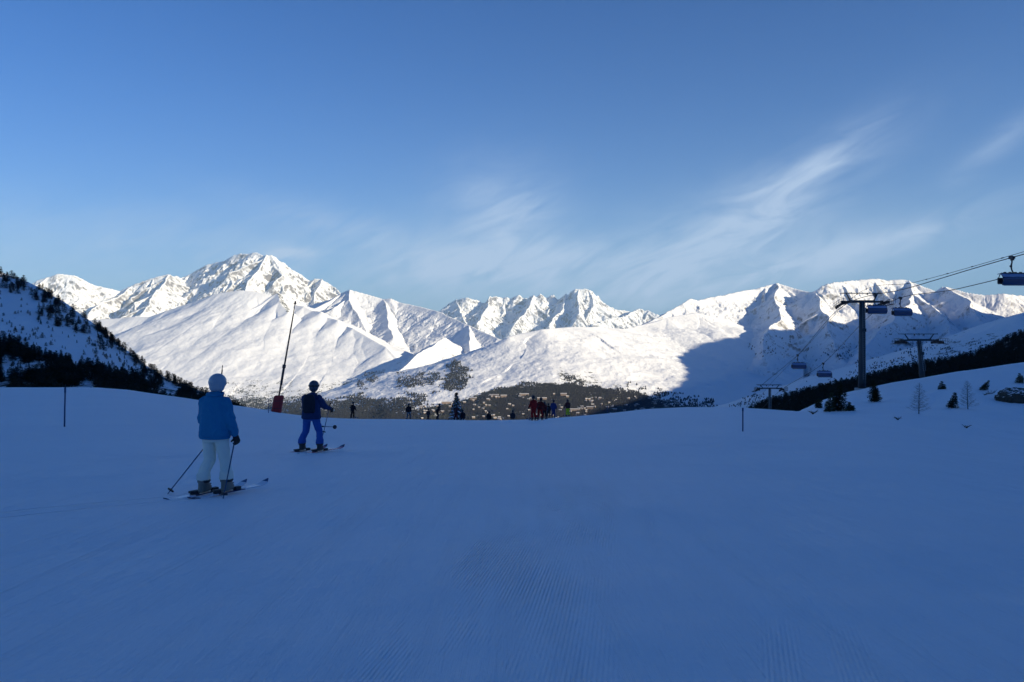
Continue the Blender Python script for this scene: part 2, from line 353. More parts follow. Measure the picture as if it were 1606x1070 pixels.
plateau = Massif([
    [(600, 668, 6300), (650, 637, 6600), (700, 612, 6900), (745, 595, 7200), (790, 570, 7500), (800, 545, 7700), (812, 528, 7900), (850, 516, 8100), (900, 513, 8500), (940, 513, 9000), (980, 516, 9500), (1010, 511, 10100), (1045, 499, 10500), (1090, 490, 10900), (1140, 500, 11000)],
    [(690, 643, 6500), (780, 634, 6300), (860, 632, 6150), (950, 640, 6050), (1060, 648, 6100)],
    [(940, 513, 9000), (945, 550, 8200), (960, 590, 7300), (1000, 628, 6600)],
    [(1010, 511, 10100), (1030, 550, 8900), (1050, 590, 7800), (1110, 632, 6800)],
    ], floor=-1050, s_steep=.40, s_gentle=.27, L=300, warp=150, wsc=1300, nz=46, nsc=800, spur_every=900, spur_len=2400, spur_slope=.24, seed=47, ridged=False, kids=2, gully=12, gsc=150, rough=.56, first_only=True)
def scrub_plateau(X, Y, Z):
    px, py = PXf(X, Y), PY(X, Y, Z)
    n = fbm(X, Y, 260, 5, off=4)
    top = 603 + np.interp(px, [640, 720, 780, 860, 900, 960, 1010, 1060, 1130], [40, 24, 4, -2, -2, 10, 16, 26, 40])
    a = sstep(-5, 7, py - top + 9 * n) * .75
    a = np.maximum(a, .38 * sstep(22, 5, np.abs((py - 598) - (px - 905) * .32 + 14 * n)) * sstep(860, 880, px) * sstep(1060, 1010, px))
    return a * sstep(1180, 1080, px)
terrain('mountains', plateau.H, 430, 1260, 5600, 11600, 860, 360, M_low, scrub_plateau, label='sunlit rolling snow plateau above the valley village')

range_right = Massif([
    [(985, 520, 10400), (1020, 508, 10700), (1040, 498, 10900), (1056, 488, 11100), (1075, 477, 11300), (1090, 470, 11500), (1100, 472, 11600), (1122, 467, 11800), (1150, 460, 12100), (1180, 454, 12400), (1205, 447, 12600), (1216, 445, 12600), (1232, 450, 12500), (1252, 456, 12300), (1275, 460, 12000), (1285, 448, 11700), (1293, 445, 11700), (1318, 441, 11800), (1342, 439, 11900), (1382, 437, 12000), (1392, 440, 12000), (1422, 439, 12000), (1450, 447, 11800), (1474, 459, 11600), (1486, 449, 11400), (1494, 450, 11400), (1520, 460, 11200), (1548, 464, 11100), (1570, 462, 11000), (1606, 466, 11000), (1700, 460, 11000), (1850, 450, 11000)],
    [(1213, 445, 12600), (1212, 462, 11900), (1218, 482, 11100), (1216, 506, 10300), (1190, 560, 8700)],
    [(1275, 460, 11600), (1300, 500, 10300), (1320, 560, 8600)],
    [(1430, 440, 12000), (1444, 462, 11200), (1400, 500, 9900), (1370, 540, 8800), (1330, 590, 7400)],
    [(1490, 449, 11400), (1530, 476, 10500), (1540, 500, 9700)],
    [(1444, 462, 11200), (1480, 490, 10300), (1500, 530, 9000)],
    ], floor=-1060, s_steep=.85, s_gentle=.46, L=350, warp=140, wsc=1100, nz=60, nsc=800, spur_every=1000, spur_len=2800, spur_slope=.32, seed=52, ridged=True, kids=2, gully=50, gsc=190, crag=.35, rough=.62)
def scrub_right(X, Y, Z):
    px, py = PXf(X, Y), PY(X, Y, Z)
    n = fbm(X, Y, 420, 5, off=6, ridged=True)
    return sstep(545, 625, py + 20 * n) * .36 + .2 * sstep(1330, 1400, px) * sstep(500, 540, py + 20 * n)
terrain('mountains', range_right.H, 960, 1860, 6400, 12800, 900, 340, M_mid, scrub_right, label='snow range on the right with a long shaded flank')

near_right = Massif([
    [(1150, 648, 5200), (1200, 628, 5000), (1240, 612, 4800), (1290, 596, 4600), (1340, 578, 4400), (1400, 560, 4300), (1450, 548, 4200), (1500, 524, 4100), (1540, 506, 4000), (1570, 498, 3900), (1606, 489, 3800), (1700, 470, 3700), (1850, 440, 3600)],
    ], floor=-1000, s_steep=.42, s_gentle=.36, L=200, warp=60, wsc=700, nz=16, nsc=500, spur_every=800, spur_len=1000, spur_slope=.3, seed=64, ridged=False, kids=1, gully=0)
def scrub_nr(X, Y, Z):
    px, py = PXf(X, Y), PY(X, Y, Z)
    return .33 * sstep(1420, 1480, px) * sstep(500, 540, py)
terrain('hill', near_right.H, 1080, 1860, 2600, 5600, 520, 200, M_low, scrub_nr, label='shaded smooth snow hill beyond the dark wood on the right')

def valley_H(X, Y):
    PXv = PXf(X, Y)
    z = -1000 + 22 * fbm(X, Y, 500, 5, off=2)
    rise = np.interp(PXv, [300, 420, 560, 640, 760, 900, 1050, 1200], [30, 60, 40, 30, 30, 30, 20, -60])
    return z + rise * sstep(4500, 6800, Y)
def scrub_valley(X, Y, Z): return .42 + .25 * fbm(X, Y, 300, 4, off=8)
terrain('valley_floor', valley_H, -300, 1900, 1600, 21000, 700, 420, M_low, scrub_valley, label='deep wooded valley beyond the crest of the piste')

# ------------------------------------------------------------------ unseen mountain added on the right, crest shaped to shade the piste and flank
ranges = [(range_right, 6500, 12500), (plateau, 5800, 11500), (second_left, 8500, 14500)]
def hit(px, py, Hs):
    best = None
    for r, y0, y1 in Hs:
        ys = np.linspace(y0, y1, 400); xs = (px - CX) / F * ys; rz = CAMZ + (HOR - py) / F * ys
        k = np.nonzero(r.H(xs, ys) > rz)[0]
        if len(k) and (best is None or ys[k[0]] < best[1]): best = (xs[k[0]], ys[k[0]], rz[k[0]])
    return best
tanE = math.tan(SUN_EL); sh_x, sh_y = math.cos(SUN_AZ), -math.sin(SUN_AZ)
crest = [(-900, -3600, 1000), (900, -2600, 1050), (2000, -1400, 1000), (2500, 0, 950), (2900, 1300, 800), (3240, 3000, 560), (3700, 3600, 450), (4060, 4050, 480), (4500, 4600, 540), (4780, 4980, 560)]
for px, py in [(1075, 588), (1060, 560), (1100, 538), (1130, 531), (1165, 527), (1200, 522), (1245, 517), (1290, 513), (1330, 508), (1390, 504), (1450, 503), (1500, 502), (1560, 500), (1600, 496)]:
    h = hit(px, py, ranges)
    if h is None: print('miss', px, py); continue
    t = (.78 * h[1] + 900 - h[0]) / (sh_x + .78 * -sh_y)
    q = (h[0] + sh_x * t, h[1] + sh_y * t, h[2] + tanE * t); 
    if q[1] > crest[-1][1] + 60: crest.append(q)
crest += [(crest[-1][0] + 1500, crest[-1][1] + 1900, crest[-1][2] - 300)]
side = Massif([crest], floor=-700, s_steep=1.0, s_gentle=.75, L=400, warp=40, wsc=900, nz=30, nsc=600, spur_every=0, seed=77, gully=30, gsc=150, world=True)
def grid_terrain(name, Hf, x0, x1, y0, y1, step, m, keep=None, label=None):
    xs = np.arange(x0, x1 + 1, step); ys = np.arange(y0, y1 + 1, step); X, Y = np.meshgrid(xs, ys); Z = Hf(X, Y)
    v = np.stack([X, Y, Z], -1).reshape(-1, 3); n = len(xs)
    i = (np.arange(len(ys) - 1)[:, None] * n + np.arange(n - 1)[None, :]).ravel(); f = np.stack([i, i + 1, i + n + 1, i + n], -1)
    if keep is not None:
        k = keep(X, Y, Z).ravel(); f = f[k[f].all(1)]
    o = mesh_obj(name, v, f, [m], smooth=True); tag(o, label, None, None, 'structure'); return o
grid_terrain('mountains', side.H, -4000, 12500, -6500, 12500, 60, M_mid, lambda X, Y, Z: Z > -640, label='unseen steep snow mountain beside the valley, added and shaped to shade the piste')

# ------------------------------------------------------------------ the piste, the snow bank, the wooded slopes
SKY_X = [-700, 0, 150, 200, 260, 330, 400, 440, 500, 560, 640, 760, 840, 900, 960, 1010, 1080, 1140, 1200, 1260, 1340, 1400, 1480, 1560, 1606, 1800, 2300]
SKY_Y = [604, 608, 608, 612, 621, 631, 641, 648, 655, 658, 659, 661, 659, 654, 648, 642, 639, 639, 642, 646, 654, 662, 678, 698, 710, 745, 800]
def skyrow(px): return np.interp(px, SKY_X, SKY_Y)
def crest_d(px): return np.interp(px, [-700, 0, 400, 640, 1000, 1150, 1340, 1480, 1606, 1800, 2300], [60, 66, 80, 88, 85, 76, 62, 50, 42, 36, 30])
BANK_X = [1120, 1180, 1232, 1262, 1290, 1330, 1370, 1400, 1450, 1500, 1550, 1606, 1800, 2300]
BANK_Y = [672, 660, 650, 641, 628, 615, 606, 600, 592, 583, 576, 568, 545, 510]
def bankrow(px): return np.interp(px, BANK_X, BANK_Y)
def bank_d(px): return np.interp(px, [1120, 1300, 1606, 2300], [112, 122, 138, 150])
def ground(X, Y):
    X = np.asarray(X, float); Y = np.asarray(Y, float)
    px = np.clip(CX + F * X / np.maximum(Y, 4.0), -700, 2300)
    s, Dc = skyrow(px), crest_d(px)
    m1 = (s - HOR) / F - 1.7 / Dc; m0 = .068
    t = np.clip((Y - 6) / (Dc - 6), 0, 1.0) ** .75
    m = m0 + (m1 - m0) * t
    drop = 1.7 + m * Y
    over = np.maximum(Y - Dc, 0)
    drop = drop + np.where(over < 40, .0042 * over ** 2, .0042 * 1600 + .336 * (over - 40))
    z = CAMZ - drop
    # bank: rises on the right behind the edge of the piste
    sb, Db = bankrow(px), bank_d(px)
    u = np.clip((Y - Dc) / (Db - Dc), 0, 1)
    row = s + (sb - s) * u ** .85 + 3.5 * np.sin(np.pi * np.clip(u * 5, 0, 1)) 
    zb = CAMZ + (HOR - row) / F * Y + (.5 * fbm(X, Y, 16, 5, .6, off=3) + .25 * fbm(X, Y, 5, 4, .6, off=4, ridged=True)) * np.sin(np.pi * np.clip(u, 0, 1)) - np.where(Y > Db, .003 * (Y - Db) ** 2, 0)
    zb = np.where(Y > Db + 50, zb - .2 * (Y - Db - 50), zb)
    w = sstep(1180, 1270, px) * (Y > Dc)
    z = z * (1 - w) + zb * w
    z = z + .05 * fbm(X, Y, 9, 3, off=1) * sstep(4, 14, Y) + .012 * fbm(X, Y, 1.6, 3, off=2)
    return z
def g1(x, y): return float(ground(np.array([x]), np.array([y]))[0])
def on_ground(px, y):
    x = (px - CX) / F * y; return (x, y, g1(x, y))
def depth_at(px, py, y0, y1, fn=None):
    fn = fn or ground
    ys = np.linspace(y0, y1, 500); xs = (px - CX) / F * ys
    k = np.nonzero(fn(xs, ys) >= CAMZ + (HOR - py) / F * ys)[0]
    return float(ys[k[0]]) if len(k) else None

def snow_near_mat():
    m, nt, b = mat('groomed_snow'); N, L = nt.nodes, nt.links
    tc = N.new('ShaderNodeTexCoord'); sp = N.new('ShaderNodeSeparateXYZ'); L.new(tc.outputs['Object'], sp.inputs[0])
    def M(op, a, c=None, d=None):
        n = N.new('ShaderNodeMath'); n.operation = op
        for i, v in enumerate((a, c, d)):
            if v is None: continue
            if isinstance(v, (int, float)): n.inputs[i].default_value = v
            else: L.new(v, n.inputs[i])
        return n.outputs[0]
    def noise(sc, det, rough=.6, stretch=(1, 1, 1), dist=0):
        n = N.new('ShaderNodeTexNoise'); n.inputs['Scale'].default_value = sc; n.inputs['Detail'].default_value = det; n.inputs['Roughness'].default_value = rough; n.inputs['Distortion'].default_value = dist
        mp = N.new('ShaderNodeMapping'); mp.inputs['Scale'].default_value = stretch; L.new(tc.outputs['Object'], mp.inputs[0]); L.new(mp.outputs[0], n.inputs['Vector'])
        return n.outputs[0]
    X, Y = sp.outputs[0], sp.outputs[1]
    wob = M('MULTIPLY', noise(.2, 1), .08)
    def stripes(k, per):
        u = M('ADD', M('SUBTRACT', X, M('MULTIPLY', Y, k)), wob)
        return M('SINE', M('MULTIPLY', u, 2 * math.pi / per)), u
    def band(u, a, c, soft):
        m1 = N.new('ShaderNodeMapRange'); L.new(u, m1.inputs[0]); m1.inputs[1].default_value = a - soft; m1.inputs[2].default_value = a + soft
        m2 = N.new('ShaderNodeMapRange'); L.new(u, m2.inputs[0]); m2.inputs[1].default_value = c + soft; m2.inputs[2].default_value = c - soft
        return M('MULTIPLY', m1.outputs[0], m2.outputs[0])
    patch = N.new('ShaderNodeMapRange'); L.new(noise(.55, 4, .65, (1.6, .45, 1)), patch.inputs[0]); patch.inputs[1].default_value = .42; patch.inputs[2].default_value = .58
    a, ua = stripes(.14, .030); c, uc = stripes(.30, .032)
    h = M('MULTIPLY', M('MULTIPLY', a, band(ua, -1.55, -.05, .12)), M('MULTIPLY', patch.outputs[0], band(Y, 3.0, 13.0, 1.5)))
    h2 = M('MULTIPLY', M('MULTIPLY', a, band(ua, .25, .42, .05)), band(Y, 8.5, 12.5, .8))
    h3 = M('MULTIPLY', M('MULTIPLY', c, M('ADD', band(uc, .10, .34, .05), band(uc, .52, .80, .05))), band(Y, 3.0, 5.4, .5))
    hs_ = M('ADD', M('ADD', M('MULTIPLY', h, 1.2), M('MULTIPLY', h2, .6)), M('MULTIPLY', h3, .55))
    soft = M('ADD', M('MULTIPLY', noise(.5, 5, .6, (1, .35, 1), .4), .11), M('MULTIPLY', noise(7, 5, .7), .016))
    tracks = M('MULTIPLY', noise(1.6, 6, .72, (2.4, .10, 1), .8), .04)
    hh = M('ADD', M('ADD', M('MULTIPLY', hs_, .004), soft), tracks)
    hh = M('ADD', hh, M('MULTIPLY', noise(90, 3, .7), .0012))
    def track(p, q_, w):                          # a ski track pressed into the snow from p to q_
        dx_, dy_ = q_[0] - p[0], q_[1] - p[1]; ln = math.hypot(dx_, dy_); dx_, dy_ = dx_ / ln, dy_ / ln
        ac = M('ADD', M('MULTIPLY', X, -dy_), M('MULTIPLY', Y, dx_)); ac = M('ABSOLUTE', M('SUBTRACT', M('ADD', ac, M('MULTIPLY', noise(.4, 1), .25)), -p[0] * dy_ + p[1] * dx_ + .125))
        al = M('ADD', M('MULTIPLY', X, dx_), M('MULTIPLY', Y, dy_)); al0 = p[0] * dx_ + p[1] * dy_
        g = N.new('ShaderNodeMapRange'); L.new(ac, g.inputs[0]); g.inputs[1].default_value = w; g.inputs[2].default_value = w * .4; g.inputs[3].default_value = 0; g.inputs[4].default_value = -.03
        return M('MULTIPLY', g.outputs[0], band(al, al0, al0 + ln, .3))
    for p_, q_, w_ in (((-8.6, 15.6), (-5.1, 19.3), .07), ((-8.2, 15.2), (-4.75, 19.1), .07), ((-6.6, 9.6), (-4.6, 11.5), .06), ((-6.3, 9.3), (-4.2, 11.4), .06)):
        hh = M('ADD', hh, track(p_, q_, w_))
    hh = M('ADD', hh, M('MULTIPLY', noise(.13, 4, .55), .5))
    bp = N.new('ShaderNodeBump'); bp.inputs['Strength'].default_value = 1.0; bp.inputs['Distance'].default_value = 1.0
    L.new(hh, bp.inputs['Height']); L.new(bp.outputs[0], b.inputs['Normal'])
    mx = N.new('ShaderNodeMix'); mx.data_type = 'RGBA'; L.new(noise(.18, 5, .6), mx.inputs[0])
    mx.inputs[6].default_value = (.80, .82, .86, 1); mx.inputs[7].default_value = (.89, .90, .92, 1)
    L.new(mx.outputs[2], b.inputs['Base Color']); b.inputs['Roughness'].default_value = .6; b.inputs['Specular IOR Level'].default_value = .2
    return m
M_snow = snow_near_mat()
def near_sheet():
    ds = np.concatenate([np.linspace(-120, -4, 26), np.linspace(-3.5, 3, 14), 3.1 * (420 / 3.1) ** np.linspace(0, 1, 330)])
    u = np.linspace(-1, 1, 620); V = []
    for y in ds:
        wn = .78 * max(y, 4.0); wf = max(.55 * max(y, 0), 70 - wn * .3)
        V.append(np.stack([u * wn + np.sign(u) * np.abs(u) ** 7 * wf, np.full_like(u, y)], -1))
    V = np.array(V); Z = ground(V[..., 0], V[..., 1]); v = np.concatenate([V, Z[..., None]], -1).reshape(-1, 3)
    n = len(u); i = (np.arange(len(ds) - 1)[:, None] * n + np.arange(n - 1)[None, :]).ravel()
    f = np.stack([i, i + 1, i + n + 1, i + n], -1)
    return tag(mesh_obj('snow_piste', v, f, [M_snow], smooth=True), 'groomed snow piste in blue shade filling the foreground', None, None, 'structure')
near_sheet()

# wooded hillside on the left
HL_X = [-700, -300, -100, 0, 40, 70, 110, 150, 200, 230, 260, 300, 340, 380, 420, 470]
HL_Y = [440, 428, 424, 426, 441, 455, 482, 511, 551, 575, 593, 609, 624, 643, 665, 700]
def hill_left(X, Y):
    px = np.clip(CX + F * X / Y, -700, 470)
    top = np.interp(px, HL_X, HL_Y); Dh = np.interp(px, [-700, 0, 300, 470], [900, 820, 640, 560]); base = np.maximum(skyrow(px) + 40, top + 10)
    u = np.clip((Y - 330) / (Dh - 330), 0, 1)
    row = base + (top - base) * u ** .95
    z = CAMZ + (HOR - row) / F * Y
    z = z - np.where(Y > Dh, .0022 * (Y - Dh) ** 2, 0)
    edge = np.sin(np.pi * np.clip(u, 0, 1))
    return z + 7 * fbm(X, Y, 120, 5, off=5) * (.15 + edge) + 1.5 * fbm(X, Y, 22, 3, off=6)
# wooded slope on the right beyond the bank
HR_X = [1100, 1165, 1210, 1250, 1300, 1350, 1400, 1450, 1500, 1550, 1580, 1606, 1700, 2000, 2400]
HR_Y = [690, 652, 632, 620, 609, 598, 584, 574, 566, 550, 534, 522, 500, 440, 380]
def hill_right(X, Y):
    px = np.clip(CX + F * X / Y, 1100, 2400)
    top = np.interp(px, HR_X, HR_Y); Dh = np.interp(px, [1100, 1606, 2400], [760, 900, 900]); base = np.where(px < 1250, 700, np.minimum(bankrow(px) + 55, 700))
    u = np.clip((Y - 260) / (Dh - 260), 0, 1)
    z = CAMZ + (HOR - (base + (top - base) * u ** .9)) / F * Y - np.where(Y > Dh, .0022 * (Y - Dh) ** 2, 0)
    return z + 3 * fbm(X, Y, 90, 4, off=7) * np.sin(np.pi * u)
M_hill = mountain_mat('snow_with_heather', rock=(.08, .07, .06), thr=.45, width=.08, nscale=.05, bump=.5, bdist=2.0, scrub_col=(.03, .03, .02))
def hill_scrub(X, Y, Z):
    px, py = PXf(X, Y), PY(X, Y, Z)
    return .16 + .30 * sstep(-12, 22, py - np.interp(px, [0, 60, 130, 200, 260, 330], [528, 552, 575, 592, 600, 615]))
terrain('hill', hill_left, -690, 468, 300, 1100, 420, 220, M_hill, hill_scrub, label='shaded snow hillside with dark conifers on the left')
terrain('hill', hill_right, 1102, 2390, 230, 1200, 360, 160, M_hill, lambda X, Y, Z: np.full(X.shape, .5), label='dark wooded slope behind the snow bank on the right')

# ------------------------------------------------------------------ trees
M_bark = simple('bark', (.06, .045, .035), .9, noise=.3, nscale=8)
def needle_mat(name, a, b_):
    m, nt, b = mat(name); n = nt.nodes.new('ShaderNodeTexNoise'); n.inputs['Scale'].default_value = 1.3; n.inputs['Detail'].default_value = 4
    tc = nt.nodes.new('ShaderNodeTexCoord'); nt.links.new(tc.outputs['Object'], n.inputs['Vector'])
    oi = nt.nodes.new('ShaderNodeObjectInfo')
    ad = nt.nodes.new('ShaderNodeMath'); ad.operation = 'ADD'; nt.links.new(n.outputs[0], ad.inputs[0])
    mu = nt.nodes.new('ShaderNodeMath'); mu.operation = 'MULTIPLY_ADD'; nt.links.new(oi.outputs['Random'], mu.inputs[0]); mu.inputs[1].default_value = .5; mu.inputs[2].default_value = -.25
    nt.links.new(mu.outputs[0], ad.inputs[1])
    mr = nt.nodes.new('ShaderNodeMapRange'); nt.links.new(ad.outputs[0], mr.inputs[0]); mr.inputs[1].default_value = .3; mr.inputs[2].default_value = .7
    mx = nt.nodes.new('ShaderNodeMix'); mx.data_type = 'RGBA'; nt.links.new(mr.outputs[0], mx.inputs[0])
    mx.inputs[6].default_value = (*a, 1); mx.inputs[7].default_value = (*b_, 1); nt.links.new(mx.outputs[2], b.inputs['Base Color'])
    b.inputs['Roughness'].default_value = .8; b.inputs['Specular IOR Level'].default_value = .1
    return m
M_needle = needle_mat('needles', (.028, .04, .02), (.10, .11, .055))
M_needle_far = needle_mat('needles_distant', (.018, .024, .014), (.055, .055, .032))
M_snowclump = simple('snow_on_boughs', (.82, .85, .9), .8)

def tube(v, f, pts, rad, n=6):
    """append a tube along pts; returns nothing"""
    b0 = len(v); pts = [Vector(p) for p in pts]
    for i, p in enumerate(pts):
        d = (pts[min(i + 1, len(pts) - 1)] - pts[max(i - 1, 0)]).normalized()
        a = d.orthogonal().normalized() if i == 0 else (a - d * a.dot(d)).normalized()
        c = d.cross(a)
        for k in range(n):
            t = 2 * math.pi * k / n; v.append(p + (a * math.cos(t) + c * math.sin(t)) * rad[i])
    for i in range(len(pts) - 1):
        for k in range(n):
            k2 = (k + 1) % n; f.append((b0 + i * n + k, b0 + i * n + k2, b0 + (i + 1) * n + k2, b0 + (i + 1) * n + k))
    f.append(tuple(b0 + k for k in range(n))[::-1]); f.append(tuple(b0 + (len(pts) - 1) * n + k for k in range(n)))

def conifer_crown(R, h, rad, clumps, sprig, lean=0, start=.1, shape=.8, gap=.15):
    """sprays of needles on drooping boughs: many small leaf-sized faces through the crown"""
    V, Fc, mi = [], [], []
    nb = clumps
    for i in range(nb):
        t = start + (1 - start) * (i / nb) ** .9
        rr = rad * (1 - t) ** shape * R.uniform(.55, 1.12) + .04 * rad
        if R.random() < gap: continue
        ang = i * 2.39996 + R.uniform(-.5, .5); z0 = h * t
        steps = max(2, int(rr / sprig) + 1)
        for j in range(steps):
            q = (j + .6) / steps * rr; zz = z0 - .28 * q + .1 * q * q / max(rr, .1)
            c = Vector((math.cos(ang) * q + lean * zz, math.sin(ang) * q, zz))
            for k in range(3):
                a2 = ang + R.uniform(-1.2, 1.2); l = sprig * R.uniform(.8, 1.7); w = sprig * R.uniform(.3, .55)
                d = Vector((math.cos(a2), math.sin(a2), R.uniform(-.55, .35))).normalized(); sd = d.cross(Vector((R.uniform(-.5, .5), R.uniform(-.5, .5), 1))).normalized()
                o = c + Vector([R.uniform(-.3, .3) * sprig for _ in range(3)])
                b = len(V); V += [o - sd * w, o + sd * w, o + d * l + sd * w * .25, o + d * l - sd * w * .25]; Fc.append((b, b + 1, b + 2, b + 3))
    for k in range(5):
        b = len(V); a2 = k * 1.256; V += [Vector((lean * h * .96, 0, h * .90)), Vector((math.cos(a2) * sprig * .4 + lean * h * .93, math.sin(a2) * sprig * .4, h * .88)), Vector((lean * h * 1.02, 0, h * 1.03))]; Fc.append((b, b + 1, b + 2))
    return V, Fc
def trunk_mesh(h, r, lean=0):
    v, f = [], []
    tube(v, f, [(lean * h * t, 0, h * t - .3 * (t == 0)) for t in (0, .2, .45, .7, .97)], [r, r * .85, r * .6, r * .35, r * .08], 6); return v, f

# distant tree meshes (shared)
far_tree_meshes = []
for k in range(6):
    R = random.Random(100 + k); h = 1.0; wd = [.36, .32, .42, .46, .30, .50][k]
    V, Fc = conifer_crown(R, h, wd, 46, .085, start=.06, shape=[.8, .9, .6, .5, 1.0, .55][k], gap=.12)
    tv, tf = trunk_mesh(.9, .022); b = len(V); V = V + tv; Fc2 = Fc + [tuple(i + b for i in q) for q in tf]
    me = bpy.data.meshes.new('conifer'); me.from_pydata([tuple(p) for p in V], [], Fc2); me.materials.append(M_needle_far); me.materials.append(M_bark)
    me.polygons.foreach_set('material_index', [0] * len(Fc) + [1] * len(tf)); me.update(); far_tree_meshes.append(me)
def tri_arrays(me):
    v = np.empty(len(me.vertices) * 3, np.float32); me.vertices.foreach_get('co', v); v = v.reshape(-1, 3)
    me.calc_loop_triangles(); t = np.empty(len(me.loop_triangles) * 3, np.int32); me.loop_triangles.foreach_get('vertices', t); return v, t.reshape(-1, 3)
far_arr = [tri_arrays(m) for m in far_tree_meshes]
def forest_mass(name, pts, label, mat_, arr, hmin, hmax, cat, seed=1, sink=.03):
    R = np.random.default_rng(seed); VV, FF, b = [], [], 0
    for i, (x, y, z) in enumerate(pts):
        v, f = arr[i % len(arr)]; h = R.uniform(hmin, hmax); a = R.uniform(0, 6.283); c, s = math.cos(a), math.sin(a); w = R.uniform(.85, 1.3)
        q = np.empty_like(v); q[:, 0] = (v[:, 0] * c - v[:, 1] * s) * h * w + x; q[:, 1] = (v[:, 0] * s + v[:, 1] * c) * h * w + y; q[:, 2] = (v[:, 2] - sink) * h + z
        VV.append(q); FF.append(f + b); b += len(v)
    o = mesh_obj(name, np.concatenate(VV), np.concatenate(FF), [mat_]); return tag(o, label, cat, None, 'stuff')
def inpoly(x, y, poly):
    r = False; j = len(poly) - 1
    for i in range(len(poly)):
        xi, yi = poly[i]; xj, yj = poly[j]
        if (yi > y) != (yj > y) and x < (xj - xi) * (y - yi) / (yj - yi) + xi: r = not r
        j = i
    return r
# --- left hillside: where trees stand, as patches of the hillside
R = random.Random(5)
def hill_point(px, py, fn, y0, y1):
    d = depth_at(px, py, y0, y1, fn)
    if d is None: return None
    x = (px - CX) / F * d; return (x, d, float(fn(np.array([x]), np.array([d]))[0]))
ground_low = [(0, 532), (30, 545), (60, 556), (100, 566), (130, 574), (160, 580), (200, 592), (235, 580), (262, 596), (300, 612), (340, 630), (385, 650), (385, 680), (0, 680)]
skyline_pts, patch_pts, sparse_pts, low_pts = [], [], [], []
for i in range(46):     # along the skyline
    px = R.choice([R.uniform(0, 60), R.uniform(60, 160), R.uniform(150, 240), R.uniform(150, 330)]); top = float(np.interp(px, HL_X, HL_Y))
    p = hill_point(px, top + R.uniform(1, 9) + (8 if px < 60 else 0), hill_left, 330, 900)
    if p: skyline_pts.append(p)
patches = [([(0, 418), (20, 425), (32, 450), (28, 466), (0, 460)], 16), ([(28, 438), (60, 448), (100, 475), (92, 482), (40, 462)], 16), ([(55, 470), (75, 462), (128, 505), (120, 526), (95, 516), (62, 495)], 46),
           ([(150, 500), (178, 516), (200, 548), (225, 572), (212, 570), (180, 545), (155, 520)], 30), ([(126, 508), (142, 512), (142, 526), (130, 524)], 5), ([(155, 538), (176, 538), (176, 552), (158, 550)], 5), ([(235, 572), (270, 592), (330, 618), (330, 632), (250, 602)], 26)]
for poly, n in patches:
    xs = [p[0] for p in poly]; ys = [p[1] for p in poly]; k = 0
    while k < n:
        x, y = R.uniform(min(xs), max(xs)), R.uniform(min(ys), max(ys))
        if inpoly(x, y, poly):
            k += 1; p = hill_point(x, max(y, float(np.interp(x, HL_X, HL_Y)) + 3), hill_left, 330, 900)
            if p: patch_pts.append(p)
for i in range(46):
    x, y = R.uniform(0, 260), R.uniform(470, 600)
    if y < float(np.interp(x, HL_X, HL_Y)) + 12 or inpoly(x, y, ground_low): continue
    p = hill_point(x, y, hill_left, 330, 900)
    if p: sparse_pts.append(p)
while len(low_pts) < 4000:
    x, y = R.uniform(-240, 385), R.uniform(532, 672)
    if not inpoly(max(x, 1), y, ground_low): continue
    if y < float(np.interp(x, HL_X, HL_Y)) + 2: continue
    if fbm(np.array([x]), np.array([y * 2.0]), 40, 3, off=2)[0] > .24: continue
    p = hill_point(x, y, hill_left, 331, 900)
    if p: low_pts.append(p)
def plant(pts, hmin, hmax, label, group, seed, name='conifer'):
    Rr = random.Random(seed)
    for i, p in enumerate(pts):
        o = bpy.data.objects.new(name, Rr.choice(far_tree_meshes)); col.objects.link(o); h = Rr.uniform(hmin, hmax); w = Rr.uniform(.85, 1.35)
        o.location = (p[0], p[1], p[2] - .03 * h); o.scale = (h * w, h * w, h); o.rotation_euler = (Rr.uniform(-.05, .05), Rr.uniform(-.05, .05), Rr.uniform(0, 6.28)); tag(o, label, 'tree', group)
plant(skyline_pts, 5.5, 9, 'dark conifer standing on the skyline ridge of the shaded left hillside', 'conifers along the skyline of the left hillside', 1)
plant(patch_pts, 4.5, 8, 'dark conifer within a clump high on the shaded left hillside', 'conifers in clumps on the left hillside', 2)
plant(sparse_pts, 2.0, 4.6, 'small dark conifer standing apart on the open snow of the left hillside', 'scattered small conifers on the left hillside', 3)
extra = []
while len(extra) < 1000:                           # small scrub and young trees spread over the slope, thicker near the woods
    x, y = R.uniform(-260, 330), R.uniform(430, 600)
    if y < float(np.interp(x, HL_X, HL_Y)) + 5: continue
    if fbm(np.array([x]), np.array([y]), 55, 4, off=31)[0] < .02 and R.random() > .12: continue
    p = hill_point(x, y, hill_left, 330, 900)
    if p: extra.append(p)
forest_mass('woodland', extra, 'low dark scrub dotted over the snow of the left hillside', M_needle_far, far_arr, 1.2, 3.2, 'scrub', 14)
forest_mass('woodland', low_pts, 'dense band of dark conifers along the foot of the left hillside', M_needle_far, far_arr, 4, 7.5, 'woodland', 4)
